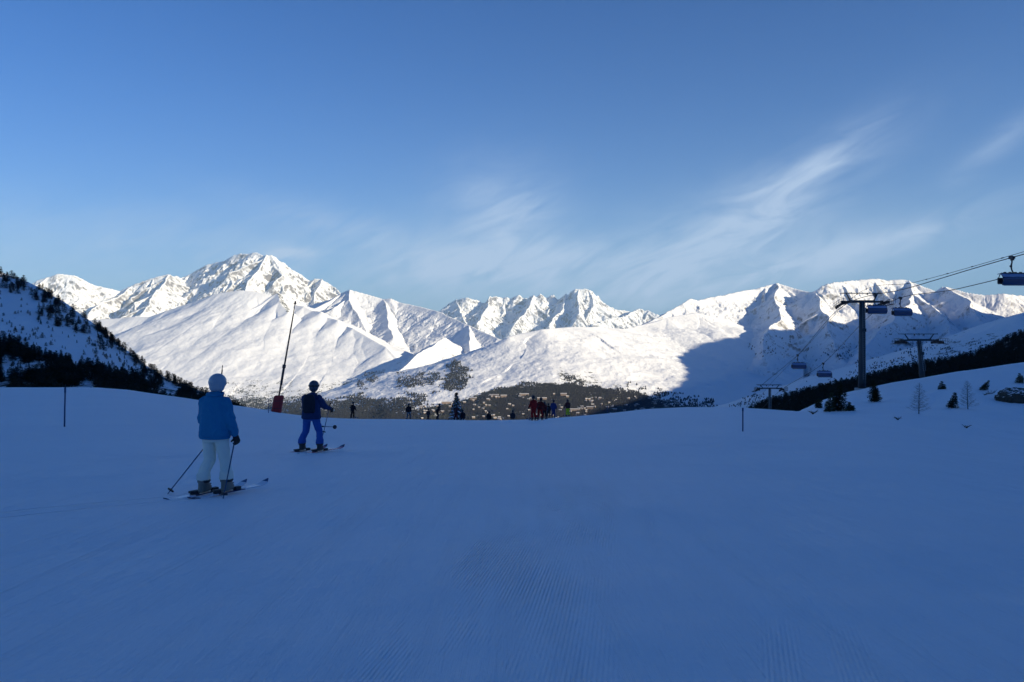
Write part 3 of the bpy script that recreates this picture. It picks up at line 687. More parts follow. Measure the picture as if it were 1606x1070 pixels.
# --- right wood
right_pts, right_edge = [], []
while len(right_pts) < 2600:
    px, u = R.uniform(1150, 1680), R.random(); top = float(np.interp(px, HR_X, HR_Y)); bot = float(bankrow(px)) if px > 1232 else 652
    py = top + (bot + 14 - top) * u
    Dh = float(np.interp(px, [1100, 1606, 2400], [760, 900, 900])); base = 700 if px < 1250 else min(float(bankrow(px)) + 55, 700)
    y = 260 + (Dh - 260) * max(0, min(1, ((py - base) / (top - base)))) ** (1 / .9); x = (px - CX) / F * y
    right_pts.append((x, y, float(hill_right(np.array([x]), np.array([y]))[0])))
for i in range(56):
    px = 1172 + (1640 - 1172) * (i + R.random()) / 56; Dh = float(np.interp(px, [1100, 1606, 2400], [760, 900, 900])) - R.uniform(2, 40); x = (px - CX) / F * Dh
    right_edge.append((x, Dh, float(hill_right(np.array([x]), np.array([Dh]))[0])))
forest_mass('woodland', right_pts, 'dark band of conifer wood behind the snow bank on the right', M_needle_far, far_arr, 5.5, 8.5, 'woodland', 9)
plant(right_edge, 6.5, 9.5, 'dark conifer on the upper edge of the wood behind the snow bank', 'conifers along the upper edge of the right-hand wood', 7)

# --- woods and village far down in the valley (ten-odd pixels deep in the picture: one mass of trees, each house its own)
Rn = np.random.default_rng(77)
FARS = ('plateau', 'valley', 'sunlit', 'range on the right')
def image_ground(px, py):                        # where the sight lines through a picture region meet the valley ground
    ys = np.linspace(5600, 11000, 180)[:, None]; xs = (px[None] - CX) / F * ys; Y2 = np.broadcast_to(ys, xs.shape); rz = CAMZ + (HOR - py[None]) / F * Y2
    zz = sample(xs, Y2, FARS); k = zz >= rz; i = k.argmax(0); ok = k.any(0); j = np.arange(len(px)); return xs[i, j], Y2[i, j], zz[i, j], ok
def wood_density(px, py):
    n = fbm(px, py * 2.2, 26, 4, off=12); n2 = fbm(px, py * 2.5, 9, 3, off=13)
    top = np.interp(px, [430, 560, 640, 700, 760, 830, 900, 960, 1010, 1060, 1130], [630, 626, 628, 640, 620, 606, 604, 614, 624, 634, 642])
    d = sstep(-5, 4, py - top + 7 * n) * np.where(n2 > .30, .12, 1.0)
    d = np.where((px > 640) & (px < 1140) & (py > 618) & (n2 > .02), d * .18, d)          # clearings between the houses
    d = np.where((py > 650) & (px > 680) & (px < 790), d * .12, d)                         # open snow field
    d = np.maximum(d, .75 * (np.hypot((px - 716) / 16, (py - 592) / 22) < 1 + .9 * n2 + .5 * n))
    d = np.maximum(d, .45 * sstep(0, .25, n) * (px > 560) * (px < 690) * (py > 585) * (py < 625))
    d = np.maximum(d, .7 * (np.abs(py - 592 - (px - 880) * .28 + 8 * n) < 5) * (px > 885) * (px < 1020) * (n2 > -.1))
    d = np.maximum(d, .35 * sstep(.0, .2, n2) * (px > 980) * (px < 1120) * (py > 600 + (px - 980) * .2))
    d = np.maximum(d, .5 * (px < 470) * (py > 622 + 14 * n) * (n2 > -.2))
    return d
px = Rn.uniform(330, 1180, 90000); py = Rn.uniform(565, 672, 90000); keep = Rn.random(90000) < wood_density(px, py); px, py = px[keep], py[keep]
fx, fy, fz, ok = image_ground(px, py); fx, fy, fz = fx[ok], fy[ok], fz[ok]; px, py = px[ok], py[ok]
def cones(name, x, y, z, h, w, m, label):
    n = len(x); k = 5; a = Rn.uniform(0, 6.28, n); V = np.empty((n, k + 1, 3)); 
    for i in range(k): V[:, i, 0] = x + np.cos(a + i * 6.283 / k) * w * (.8 + .4 * Rn.random(n)); V[:, i, 1] = y + np.sin(a + i * 6.283 / k) * w; V[:, i, 2] = z - 1
    V[:, k, 0] = x; V[:, k, 1] = y; V[:, k, 2] = z + h; b = np.arange(n)[:, None] * (k + 1); Fc = np.stack([np.concatenate([b + i, b + (i + 1) % k, b + k], 1) for i in range(k)], 1).reshape(-1, 3)
    return tag(mesh_obj(name, V.reshape(-1, 3), Fc, [m]), label, 'woodland', None, 'stuff')
M_larchwood = simple('larch_and_spruce_wood', (.011, .012, .016), .9, noise=.5, nscale=.02)
cones('woodland', fx, fy, fz, Rn.uniform(8, 20, len(fx)), Rn.uniform(4, 9, len(fx)), M_larchwood, 'far grey woods on the valley slopes round the village')
# scattered trees on the shaded flank and the hill to the right
px = Rn.uniform(1050, 1640, 14000); py = Rn.uniform(500, 640, 14000); n = fbm(px, py * 1.3, 40, 4, off=21); keep = (Rn.random(14000) < .9 * sstep(0.05, .35, n) * sstep(520, 600, py + (px - 1050) * .04)); px, py = px[keep], py[keep]
ys = np.linspace(2700, 10500, 220)[:, None]; xs = (px[None] - CX) / F * ys; Y2 = np.broadcast_to(ys, xs.shape); zz = sample(xs, Y2, ('range on the right', 'smooth snow hill')); kk = zz >= CAMZ + (HOR - py[None]) / F * Y2; i = kk.argmax(0); ok = kk.any(0); j = np.arange(len(px))
gx_, gy_, gz_ = xs[i, j][ok], Y2[i, j][ok], zz[i, j][ok]; hh = np.clip(gy_ / 600, 5, 16) * Rn.uniform(.7, 1.4, len(gx_))
cones('woodland', gx_, gy_, gz_, hh, hh * .45, M_larchwood, 'sparse dark trees and scrub dotting the shaded slopes on the right')
M_wallh = simple('chalet_wall', (.20, .15, .12), .8); M_roofsnow = simple('roof_snow', (.42, .41, .42), .7)
def house_mesh(l, w, h, rf):
    v, f = [], []; box(v, f, (0, 0, h / 2), (l, w, h)); v2 = [(-l / 2 - .8, -w / 2 - 1, h), (l / 2 + .8, -w / 2 - 1, h), (l / 2 + .8, 0, h + rf), (-l / 2 - .8, 0, h + rf), (-l / 2 - .8, w / 2 + 1, h), (l / 2 + .8, w / 2 + 1, h)]
    b = len(v); v += [Vector(q) for q in v2]; f += [(b, b + 1, b + 2, b + 3), (b + 3, b + 2, b + 5, b + 4), (b, b + 3, b + 4), (b + 1, b + 5, b + 2), (b, b + 4, b + 5, b + 1)]
    me = bpy.data.meshes.new('chalet'); me.from_pydata([tuple(p) for p in v], [], f); me.materials.append(M_wallh); me.materials.append(M_roofsnow); me.polygons.foreach_set('material_index', [0] * 6 + [1] * 5); me.update(); return me
def box(v, f, c, s, rot=None):
    b = len(v); c = Vector(c)
    for dx_ in (-1, 1):
        for dy_ in (-1, 1):
            for dz_ in (-1, 1):
                p = Vector((dx_ * s[0] / 2, dy_ * s[1] / 2, dz_ * s[2] / 2)); v.append(c + (rot @ p if rot else p))
    f += [tuple(b + i for i in q) for q in ((0, 1, 3, 2), (4, 6, 7, 5), (0, 4, 5, 1), (2, 3, 7, 6), (0, 2, 6, 4), (1, 5, 7, 3))]
houses = [house_mesh(16, 12, 7, 5), house_mesh(22, 13, 9, 6), house_mesh(14, 14, 10, 5)]; bars = [house_mesh(75, 14, 14, 5), house_mesh(50, 14, 17, 5)]
hp = [(px_, py_) for px_, py_ in zip(Rn.uniform(650, 1130, 700), Rn.uniform(618, 662, 700)) if py_ > np.interp(px_, [650, 700, 760, 1010, 1130], [640, 630, 620, 622, 640]) and fbm(np.array([px_]), np.array([py_ * 2.5]), 9, 3, off=13)[0] > .0][:170]
hp = np.array(hp); hx, hy, hz, ok = image_ground(hp[:, 0], hp[:, 1])
for i in range(len(hx)):
    if not ok[i]: continue
    o = bpy.data.objects.new('chalet', houses[i % 3]); col.objects.link(o); o.location = (hx[i], hy[i], hz[i] - 1); o.rotation_euler.z = Rn.uniform(-.5, .5); o.scale = (1.0,) * 3; tag(o, 'tiny snow roofed chalet in the far valley village', 'house', 'chalets of the valley village')
for i, (px_, py_) in enumerate([(775, 623), (790, 625), (822, 622), (742, 628), (850, 629), (884, 623), (902, 645), (925, 642), (700, 634)]):
    a_, b_, c_, ok = image_ground(np.array([px_]), np.array([float(py_)]))
    if ok[0]: o = bpy.data.objects.new('apartment_block', bars[i % 2]); col.objects.link(o); o.location = (a_[0], b_[0], c_[0]); o.rotation_euler.z = Rn.uniform(-.2, .2); tag(o, 'long snow roofed apartment block in the far valley village', 'building', 'long blocks of the valley village')

# ------------------------------------------------------------------ near trees and shrubs on the snow bank
def tree_thing(name, loc, V, Fc, h, r, lean, label, group=None, cat='tree', m=None, snowy=None):
    e = empty(name, loc, 0, label, cat, group)
    mesh_obj('crown', V, Fc, [m or M_needle], parent=e)
    tv, tf = trunk_mesh(h * .97, r, lean); mesh_obj('trunk', tv, tf, [M_bark], parent=e, smooth=True)
    if snowy: mesh_obj('snow_load', snowy[0], snowy[1], [M_snowclump], parent=e)
    return e
def bank_spot(px, py): 
    d = depth_at(px, py, 40, 145) or 124.0; return on_ground(px, d), d
near_conifers = [  # px, base row, height in rows, width factor, label
    (1300, 646, 30, .34, 'shorter of two dark pines at the left end of the snow bank', .15),
    (1314, 645, 44, .30, 'tall dark pine at the left end of the snow bank', .10),
    (1284, 640, 15, .42, 'small dark pine at the far left foot of the snow bank', 0),
    (1371, 630, 34, .40, 'broad bushy dark pine in front of the lift tower foot', -.05),
    (1477, 611, 13, .6, 'low dark pine bush on the bank below the second lift tower', 0),
    (1492, 640, 24, .5, 'small rounded dark pine between the two bare larches', .25),
    (1599, 601, 15, .5, 'small dark pine on the bank above the boulder', 0),
    (1332, 644, 13, .7, 'low dark shrub at the foot of the snow bank right of the tall pine', 0),
    (1542, 612, 15, .5, 'wind bent small pine right of the bare larches', .6)]
for i, (px, py, hp, wf, lab, lean) in enumerate(near_conifers):
    loc, d = bank_spot(px, py); h = hp / F * d; Rr = random.Random(300 + i)
    V, Fc = conifer_crown(Rr, h, h * wf * .8, int(70 + 28 * h), max(.10, h * .06), lean, start=.03, shape=.6, gap=.22)
    for k in range(3):                            # side leaders make the uneven bushy outline of a mountain pine
        V2, F2 = conifer_crown(Rr, h * Rr.uniform(.45, .8), h * wf * .55, int(36 + 12 * h), max(.10, h * .06), lean + Rr.uniform(-.2, .2), start=.05, shape=.5, gap=.25); a_ = Rr.uniform(0, 6.28) if k else (0 if Rr.random() < .5 else 3.1); off = Vector((math.cos(a_), math.sin(a_), 0)) * h * wf * .45
        b_ = len(V); V += [p_ + off for p_ in V2]; Fc += [tuple(q_ + b_ for q_ in f_) for f_ in F2]
    tree_thing('pine_tree' if hp > 20 else 'pine_shrub', loc, V, Fc, h, h * .03, lean, lab, 'pines on the snow bank')
# bare larches: trunk with many fine upswept branches and twigs
M_larch = simple('larch_bark', (.10, .085, .07), .9, noise=.3, nscale=8)
def larch(px, py, hp, lab, lean, seed):
    loc, d = bank_spot(px, py); h = hp / F * d; Rr = random.Random(seed); e = empty('larch_tree', loc, 0, lab, 'tree', 'bare larches on the snow bank')
    v, f = [], []; tube(v, f, [(lean * h * t, 0, h * t - .25 * (t == 0)) for t in (0, .25, .5, .75, 1)], [h * .016, h * .013, h * .009, h * .006, h * .002], 6); mesh_obj('trunk', v, f, [M_larch], parent=e)
    v, f = [], []
    for k in range(78):
        t = .1 + .86 * k / 78; L_ = h * .30 * (1 - t) ** .7 * Rr.uniform(.6, 1.2) + .05; a = k * 2.4 + Rr.uniform(-.4, .4); z = h * t; p0 = Vector((lean * z, 0, z)); pts = [p0]
        for j in range(1, 4): pts.append(p0 + Vector((math.cos(a) * L_ * j / 3, math.sin(a) * L_ * j / 3, L_ * (.12 * j / 3 + .25 * (j / 3) ** 2 - .1))))
        tube(v, f, pts, [.012, .009, .007, .004], 3)
        for j in range(7):
            q = pts[1].lerp(pts[3], Rr.random()); a2 = a + Rr.uniform(-1.3, 1.3); l2 = L_ * .35
            tube(v, f, [q, q + Vector((math.cos(a2) * l2, math.sin(a2) * l2, l2 * Rr.uniform(-.4, .5)))], [.005, .003], 3)
    mesh_obj('branches', v, f, [M_larch], parent=e)
larch(1441, 650, 50, 'bare leafless larch standing leftmost on the snow bank, below the second lift tower', .02, 41)
larch(1518, 642, 46, 'bare leafless larch right of the small rounded pine', -.03, 42)
# broken branch, boulder, little tufts that stick out of the snow
loc, d = bank_spot(1552, 620); v, f = [], []; Rr = random.Random(8)
tube(v, f, [(-.7, 0, .02), (-.2, .1, .16), (.35, 0, .22), (.8, .1, .42)], [.07, .06, .05, .03], 6)
for k in range(16):
    q = Vector((-.6 + 1.3 * k / 16, 0, .1 + .02 * k)); tube(v, f, [q, q + Vector((Rr.uniform(-.3, .3), Rr.uniform(-.3, .3), Rr.uniform(.1, .4)))], [.02, .008], 3)
tag(mesh_obj('fallen_branch', v, f, [M_bark], loc=loc), 'dark fallen branch half buried in the bank right of the larches', 'branch')
M_rock = mountain_mat('snow_capped_rock', rock=(.06, .055, .045), thr=.80, width=.05, nscale=.9, bump=1.0, bdist=.15)
def rock_mesh(rx, ry, rz, seed, n=26):
    v, f = [], []
    for i in range(n + 1):
        th = math.pi * i / n
        for j in range(n * 2):
            ph = math.pi * j / n; v.append((math.sin(th) * math.cos(ph), math.sin(th) * math.sin(ph), math.cos(th)))
    A = np.array(v); nn = fbm(A[:, 0] * 1.3 + A[:, 2] + seed, A[:, 1] * 1.3 - A[:, 2] * .7, .8, 5, .55, off=seed, ridged=True); A = A * (1 + .30 * nn[:, None]); A *= (rx, ry, rz)
    for i in range(n):
        for j in range(n * 2): j2 = (j + 1) % (n * 2); f.append((i * 2 * n + j, i * 2 * n + j2, (i + 1) * 2 * n + j2, (i + 1) * 2 * n + j)[::-1])
    return [tuple(p) for p in A], f
loc, d = bank_spot(1594, 630); v, f = rock_mesh(2.2, 1.5, 1.15, 3)
tag(mesh_obj('boulder', v, f, [M_rock], loc=(loc[0], loc[1], loc[2] + .25)), 'large dark boulder poking out of the snow bank at the right edge', 'boulder')
for i, (px, py, s_, lab) in enumerate([(1408, 659, .26, 'tiny dark tuft of twigs in the snow below the first lift tower'), (1516, 672, .26, 'tiny dark tuft of twigs in the snow below the right larch'), (1275, 650, .3, 'small dark tuft of twigs at the left foot of the bank')]):
    d = depth_at(px, py, 30, 140) or 60; loc = on_ground(px, d); v, f = [], []; Rr = random.Random(60 + i)
    for k in range(40):
        a = Rr.uniform(0, 6.28); l = s_ * Rr.uniform(.5, 1.3); tube(v, f, [(0, 0, -.03), (math.cos(a) * l * .5, math.sin(a) * l * .5, l * .5), (math.cos(a) * l, math.sin(a) * l, l * Rr.uniform(.4, 1))], [.02, .014, .006], 3)
    tag(mesh_obj('twig_tuft', v, f, [M_bark], loc=loc), lab, 'shrub')
# snowy spruce beyond the crest of the piste
d = 105.0; x = (716 - CX) / F * d; gz = g1(x, d); top = CAMZ + (HOR - 616) / F * d; h = top - gz; Rr = random.Random(91)
V, Fc = conifer_crown(Rr, h, h * .30, 260, .16, 0, start=.08, shape=.85, gap=.05)
sv, sf = [], []
for k in range(70):
    t = .12 + .86 * k / 70; a = k * 2.4; rr = h * .27 * (1 - t) ** .85
    for q in (.55, .95):
        c = Vector((math.cos(a) * rr * q, math.sin(a) * rr * q, h * t - .2 * rr * q + .05)); b = len(sv); w = rr * .28 + .05
        for (ux, uy, uz) in ((1, 0, -.1), (.3, .9, 0), (-.8, .5, -.05), (-.7, -.6, 0), (.4, -.9, -.1)): sv.append(c + Vector((ux * w, uy * w, uz)))
        sv.append(c + Vector((0, 0, w * .45)))
        for m_ in range(5): sf.append((b + m_, b + (m_ + 1) % 5, b + 5))
tree_thing('spruce_tree', (x, d, gz), V, Fc, h, .13, 0, 'blue-looking spruce dusted with snow rising behind the crest near the middle skiers', None, snowy=(sv, sf))

# ------------------------------------------------------------------ piste markers and the snow lance
M_marker = simple('dark_blue_marker', (.03, .06, .16), .5); M_steel = simple('galvanised_steel', (.22, .24, .26), .45, metal=.7, noise=.15, nscale=6); M_dark = simple('dark_metal', (.035, .04, .05), .5, metal=.4)
M_band = simple('marker_band', (.5, .05, .04), .5)
def marker(px, y, h, lab, lean=0):
    loc = on_ground(px, y); e = empty('piste_marker', loc, 0, lab, 'piste marker', 'marker poles along the piste')
    v, f = [], []; tube(v, f, [(0, 0, -.15), (lean * .5 * h, 0, h * .5), (lean * h, 0, h * .86)], [.024, .024, .023], 8); mesh_obj('pole', v, f, [M_marker], parent=e, smooth=True)
    v, f = [], []; tube(v, f, [(lean * h * .86, 0, h * .86), (lean * h, 0, h)], [.030, .030], 8); mesh_obj('tip_band', v, f, [M_band if h > 5 else M_marker], parent=e, smooth=True)
d0 = depth_at(101, 670, 8, 64); marker(101, d0, 62 / F * d0, 'thin dark blue marker pole on the left of the piste, tallest of the markers', .02)
d0 = depth_at(1165, 677, 8, 74); marker(1165, d0, 37 / F * d0, 'thin dark marker pole right of the middle, below the dark valley')
marker(953, 82, .75, 'short stub of a marker pole at the crest right of the yellow-legged skier')
marker(421, 62, 1.0, 'faint thin marker pole just left of the red padded lance')
def lance(px, y, rows_top, px_top, rows_base, lab, padded=True):
    loc = on_ground(px, y); e = empty('snow_lance', loc, 0, lab, 'snow lance')
    top = Vector(((px_top - px) / F * y, 0, CAMZ + (HOR - rows_top) / F * y - loc[2])); v, f = [], []
    n = 8; pts = [top * (i / n) + Vector((0, 0, -.2 if i == 0 else 0)) for i in range(n + 1)]
    tube(v, f, pts, [.095 - .055 * i / n for i in range(n + 1)], 8); mesh_obj('mast', v, f, [M_dark], parent=e, smooth=True)
    v, f = [], []; c = top * .42; tube(v, f, [c * .965, c * 1.035], [.17, .17], 10); tube(v, f, [top * .25 + Vector((.02, 0, 0)), top * .42], [.12, .12], 8); mesh_obj('hinge_sleeve', v, f, [M_dark], parent=e, smooth=True)
    v, f = [], []; tube(v, f, [top * .985, top * 1.015], [.10 if padded else .05, .08 if padded else .04], 8)
    for s_ in ((-1, 1) if padded else ()): tube(v, f, [top * .99, top * .99 + Vector((s_ * .16, -.05, .05))], [.03, .02], 5)
    mesh_obj('nozzle_head', v, f, [M_dark], parent=e)
    v, f = [], []; tube(v, f, [top * .2 + Vector((.09, -.05, 0)), top * .5 + Vector((.1, -.03, 0)), top * .9 + Vector((.06, 0, 0))], [.018] * 3, 5); mesh_obj('hose', v, f, [M_dark], parent=e)
    if padded:
        v, f = [], []; w, dd, hh = .46, .40, 1.75; n = 20; prof = [(0, .94), (.08, 1.0), (.5, 1.0), (.9, 1.0), (.97, .93), (1.0, .78)]
        for zf, sc in prof:
            for k in range(n):
                t = 2 * math.pi * k / n; cx_, cy_ = math.cos(t), math.sin(t); q = (abs(cx_) ** 4 + abs(cy_) ** 4) ** -.25; v.append((cx_ * q * w * sc + top.x / top.z * zf * hh, cy_ * q * dd * sc, zf * hh - .1))
        for i in range(len(prof) - 1):
            for k in range(n): k2 = (k + 1) % n; f.append((i * n + k, i * n + k2, (i + 1) * n + k2, (i + 1) * n + k))
        f.append(tuple(range((len(prof) - 1) * n, len(prof) * n)))
        pad = mesh_obj('safety_padding', v, f, [simple('red_padding', (.42, .022, .02), .6, noise=.2, nscale=3, bump=.3, bscale=5)], parent=e, smooth=True)
        v, f = [], []
        for zz in (.42, 1.15):
            tube_pts = [(math.cos(a) * (abs(math.cos(a)) ** 4 + abs(math.sin(a)) ** 4) ** -.25 * (w + .008) + top.x / top.z * zz, math.sin(a) * (abs(math.cos(a)) ** 4 + abs(math.sin(a)) ** 4) ** -.25 * (dd + .008), zz) for a in [2 * math.pi * k / 24 for k in range(25)]]
            tube(v, f, tube_pts, [.022] * 25, 5)
        mesh_obj('strap', v, f, [M_dark], parent=pad)
lance(433, 78, 475, 463, 648, 'tall tilted snow lance rising from a red padded foot at the crest')
lance(342, 79, 574, 349, 640, 'thin far snow lance whose tip shows just above the white helmet', False)

# ------------------------------------------------------------------ the chairlift
def box(v, f, c, s, rot=None):
    b = len(v); c = Vector(c)
    for dx_ in (-1, 1):
        for dy_ in (-1, 1):
            for dz_ in (-1, 1):
                p = Vector((dx_ * s[0] / 2, dy_ * s[1] / 2, dz_ * s[2] / 2)); v.append(c + (rot @ p if rot else p))
    f += [tuple(b + i for i in q) for q in ((0, 1, 3, 2), (4, 6, 7, 5), (0, 4, 5, 1), (2, 3, 7, 6), (0, 2, 6, 4), (1, 5, 7, 3))]
M_tower = simple('tower_paint', (.04, .05, .06), .55, metal=.3, noise=.2, nscale=.8, bump=.1)
M_rubber = simple('black_rubber', (.02, .02, .022), .8)
M_rope = simple('steel_rope', (.05, .055, .065), .5, metal=.6)
M_sign = simple('grey_plate', (.35, .37, .4), .5)
def curve_pts(ctrl, n=14):           # Catmull-Rom through control points
    c = [Vector(ctrl[0]) * 2 - Vector(ctrl[1])] + [Vector(p) for p in ctrl] + [Vector(ctrl[-1]) * 2 - Vector(ctrl[-2])]; out = []
    for i in range(1, len(c) - 2):
        for k in range(n):
            t = k / n; out.append(.5 * ((2 * c[i]) + (c[i + 1] - c[i - 1]) * t + (2 * c[i - 1] - 5 * c[i] + 4 * c[i + 1] - c[i + 2]) * t * t + (3 * c[i] - c[i - 1] - 3 * c[i + 1] + c[i + 2]) * t ** 3))
    out.append(c[-2]); return out
ropeL_c = [(43.5, -20, 12.6), (44.8, 20, 11.4), (46.3, 50, 9.7), P(1587, 404, 76.5), P(1428, 451, 100), P(1321, 481, 125), P(1251, 557, 156), P(1188, 611, 187), P(1170, 640, 235)]
ropeR_c = [(50.0, -20, 12.6), (51.2, 20, 11.2), (52.6, 50, 9.2), P(1686, 410, 76.5), P(1503, 453, 100), P(1384, 480, 125), P(1291, 570, 156), P(1226, 611, 187), P(1196, 640, 235)]
def rope(name, c, r, lab):
    v, f = [], []; pts = curve_pts(c, 12); tube(v, f, pts, [r] * len(pts), 6); tag(mesh_obj(name, v, f, [M_rope], smooth=True), lab, 'cable'); return pts
ptsL = rope('haul_rope', ropeL_c, .045, 'upper left haul rope of the chairlift carrying the large near chair')
ptsR = rope('haul_rope', ropeR_c, .045, 'right haul rope of the chairlift, lower of the lines against the sky')
commc = [(Vector(p) + Vector((1.1, 0, 1.0 + (.5 if i in (5, 7) else 0)))) for i, p in enumerate(ropeL_c)]
commc[7] = Vector(P(1207, 604, 187)); commc[5] = Vector(P(1345, 461, 125)); commc[8] = Vector(P(1185, 632, 235)); commc[4] = Vector(P(1434, 443, 100)); commc[3] = Vector(P(1592, 399, 76.5))
v, f = [], []; pts = curve_pts(commc, 12); tube(v, f, pts, [.028] * len(pts), 5)
for i in range(4, len(pts) - 20, 3): tube(v, f, [pts[i], pts[i].lerp(pts[i + 1], .18)], [.06, .06], 5)
tag(mesh_obj('signal_cable', v, f, [M_rope]), 'thin signal cable strung just above the left haul rope', 'cable')

def lift_tower(px, D, row_top, gauge, lab, lean=0, base_row=None, slopeL=-.12, pitch_in=.07, pitch_out=.27, scale=1.0):
    x = (px - CX) / F * D; top = CAMZ + (HOR - row_top) / F * D; g_ = g1(x, D) if D < 150 else float(hill_right(np.array([x]), np.array([D * 1.0]))[0]) if D > 260 else min(g1(x, D), top - 14)
    e = empty('lift_tower', (x, D, g_), 0, lab, 'lift tower'); H_ = top - g_
    hz = H_ - 1.45 * scale; v, f = [], []
    tube(v, f, [(0, 0, -.8), (lean * .5 * hz, 0, hz * .5), (lean * hz, 0, hz)], [.60 * scale, .50 * scale, .42 * scale], 24); mesh_obj('mast', v, f, [M_tower], parent=e, smooth=True)
    v, f = [], []; tube(v, f, [(0, 0, -.7), (0, 0, .12)], [1.1 * scale, 1.1 * scale], 20); mesh_obj('footing', v, f, [simple('concrete', (.3, .3, .3), .9, noise=.2)], parent=e)
    X0 = lean * hz; v, f = [], []
    box(v, f, (X0, 0, hz + .14), (gauge * .62, .5, .42 * scale)); 
    for s_ in (-1, 1): box(v, f, (X0 + s_ * gauge * .40, 0, hz + .10), (gauge * .22, .4, .28))
    mesh_obj('crossarm', v, f, [M_tower], parent=e)
    v, f = [], []                                     # gantry above the arm
    box(v, f, (X0, 0, H_), (gauge * 1.02, .14, .11)); box(v, f, (X0, .9, H_), (gauge * 1.02, .08, .08))
    for s_ in (-1, 1):
        tube(v, f, [(X0 + s_ * gauge * .30, 0, hz + .3), (X0 + s_ * gauge * .40, 0, H_)], [.10, .08], 6)
        box(v, f, (X0 + s_ * gauge * .44, .45, H_), (.08, .95, .07))
    mesh_obj('gantry', v, f, [M_dark], parent=e)
    v, f = [], []
    for s_ in (-.13, .13): tube(v, f, [(X0 + s_ * gauge, 0, H_ - .05), (X0 + s_ * gauge, 0, H_ - .28)], [.07, .13], 8)
    mesh_obj('pulley_hook', v, f, [M_dark], parent=e)
    for s_ in (-1, 1):                                # rope sheaves with catwalk each side
        v, f = [], []; xs = X0 + s_ * gauge / 2; n = 8; wl_ = []
        for k in range(n):
            t = (k / (n - 1) - .5); yy = t * 4.6 * scale; zz = hz - .05 + (-yy * (pitch_in if yy < 0 else pitch_out)) - .0; wl_.append((yy, zz))
        tube(v, f, [(xs, yy, zz - .05) for yy, zz in wl_], [.07] * n, 6)
        for k in range(0, n, 2): box(v, f, (xs, (wl_[k][0] + wl_[k + 1][0]) / 2, (wl_[k][1] + wl_[k + 1][1]) / 2 + .0), (.14, .95 * scale, .16))
        box(v, f, (xs, 0, hz + .05), (.3, .5, .5)); fr = mesh_obj('sheave_frame', v, f, [M_dark], parent=e)
        for k, (yy, zz) in enumerate(wl_):
            v, f = [], []; tube(v, f, [(xs - .07, yy, zz - .12), (xs - .03, yy, zz - .12), (xs + .03, yy, zz - .12), (xs + .07, yy, zz - .12)], [.25, .20, .20, .25], 14); mesh_obj('sheave_wheel', v, f, [M_rubber], parent=fr)
        v, f = [], []; xo = xs + s_ * .75                    # catwalk with rail, stepping down along the rope
        for k in range(n - 1):
            a_, b_ = wl_[k], wl_[k + 1]; box(v, f, (xo, (a_[0] + b_[0]) / 2, (a_[1] + b_[1]) / 2 - .40), (.55, abs(b_[0] - a_[0]) + .02, .06)); tube(v, f, [(xo + .26, a_[0], a_[1] - .37), (xo + .26, a_[0], a_[1] + .5)], [.03, .03], 5)
        for hgt in (.1, .5): tube(v, f, [(xo + .26, yy, zz + hgt) for yy, zz in wl_], [.03] * n, 5)
        tube(v, f, [(xs, 0, hz - .1), (xo, 0, wl_[4][1] - .42)], [.06, .06], 5); mesh_obj('catwalk', v, f, [M_dark], parent=e)
    v, f = [], []                                     # ladder
    for s_ in (-.2, .2): tube(v, f, [(s_ + .1, -.62 * scale, 1.5), (X0 + s_ + .1, -.48 * scale, hz)], [.03, .03], 5)
    k = 1.6
    while k < hz - .1: t = k / hz; tube(v, f, [(X0 * t - .1, -.62 * scale + .14 * t, k), (X0 * t + .3, -.62 * scale + .14 * t, k)], [.018, .018], 4); k += .35
    mesh_obj('ladder', v, f, [M_steel], parent=e)
    v, f = [], []; box(v, f, (X0 * .7, -.62, hz * .68), (.8, .03, .5)); mesh_obj('number_plate', v, f, [M_tower], parent=e)
    return e
lift_tower(1352, 125, 460, 6.2, 'tall round lift tower standing on the snow bank, nearest of the three')
lift_tower(1447, 140, 524, 6.4, 'leaning lift tower further right against the dark wood', lean=-.09, pitch_in=-.05, pitch_out=.10, scale=.82)
lift_tower(1207, 187, 604, 5.6, 'far lift tower whose head shows just above the left end of the wood', scale=.62)

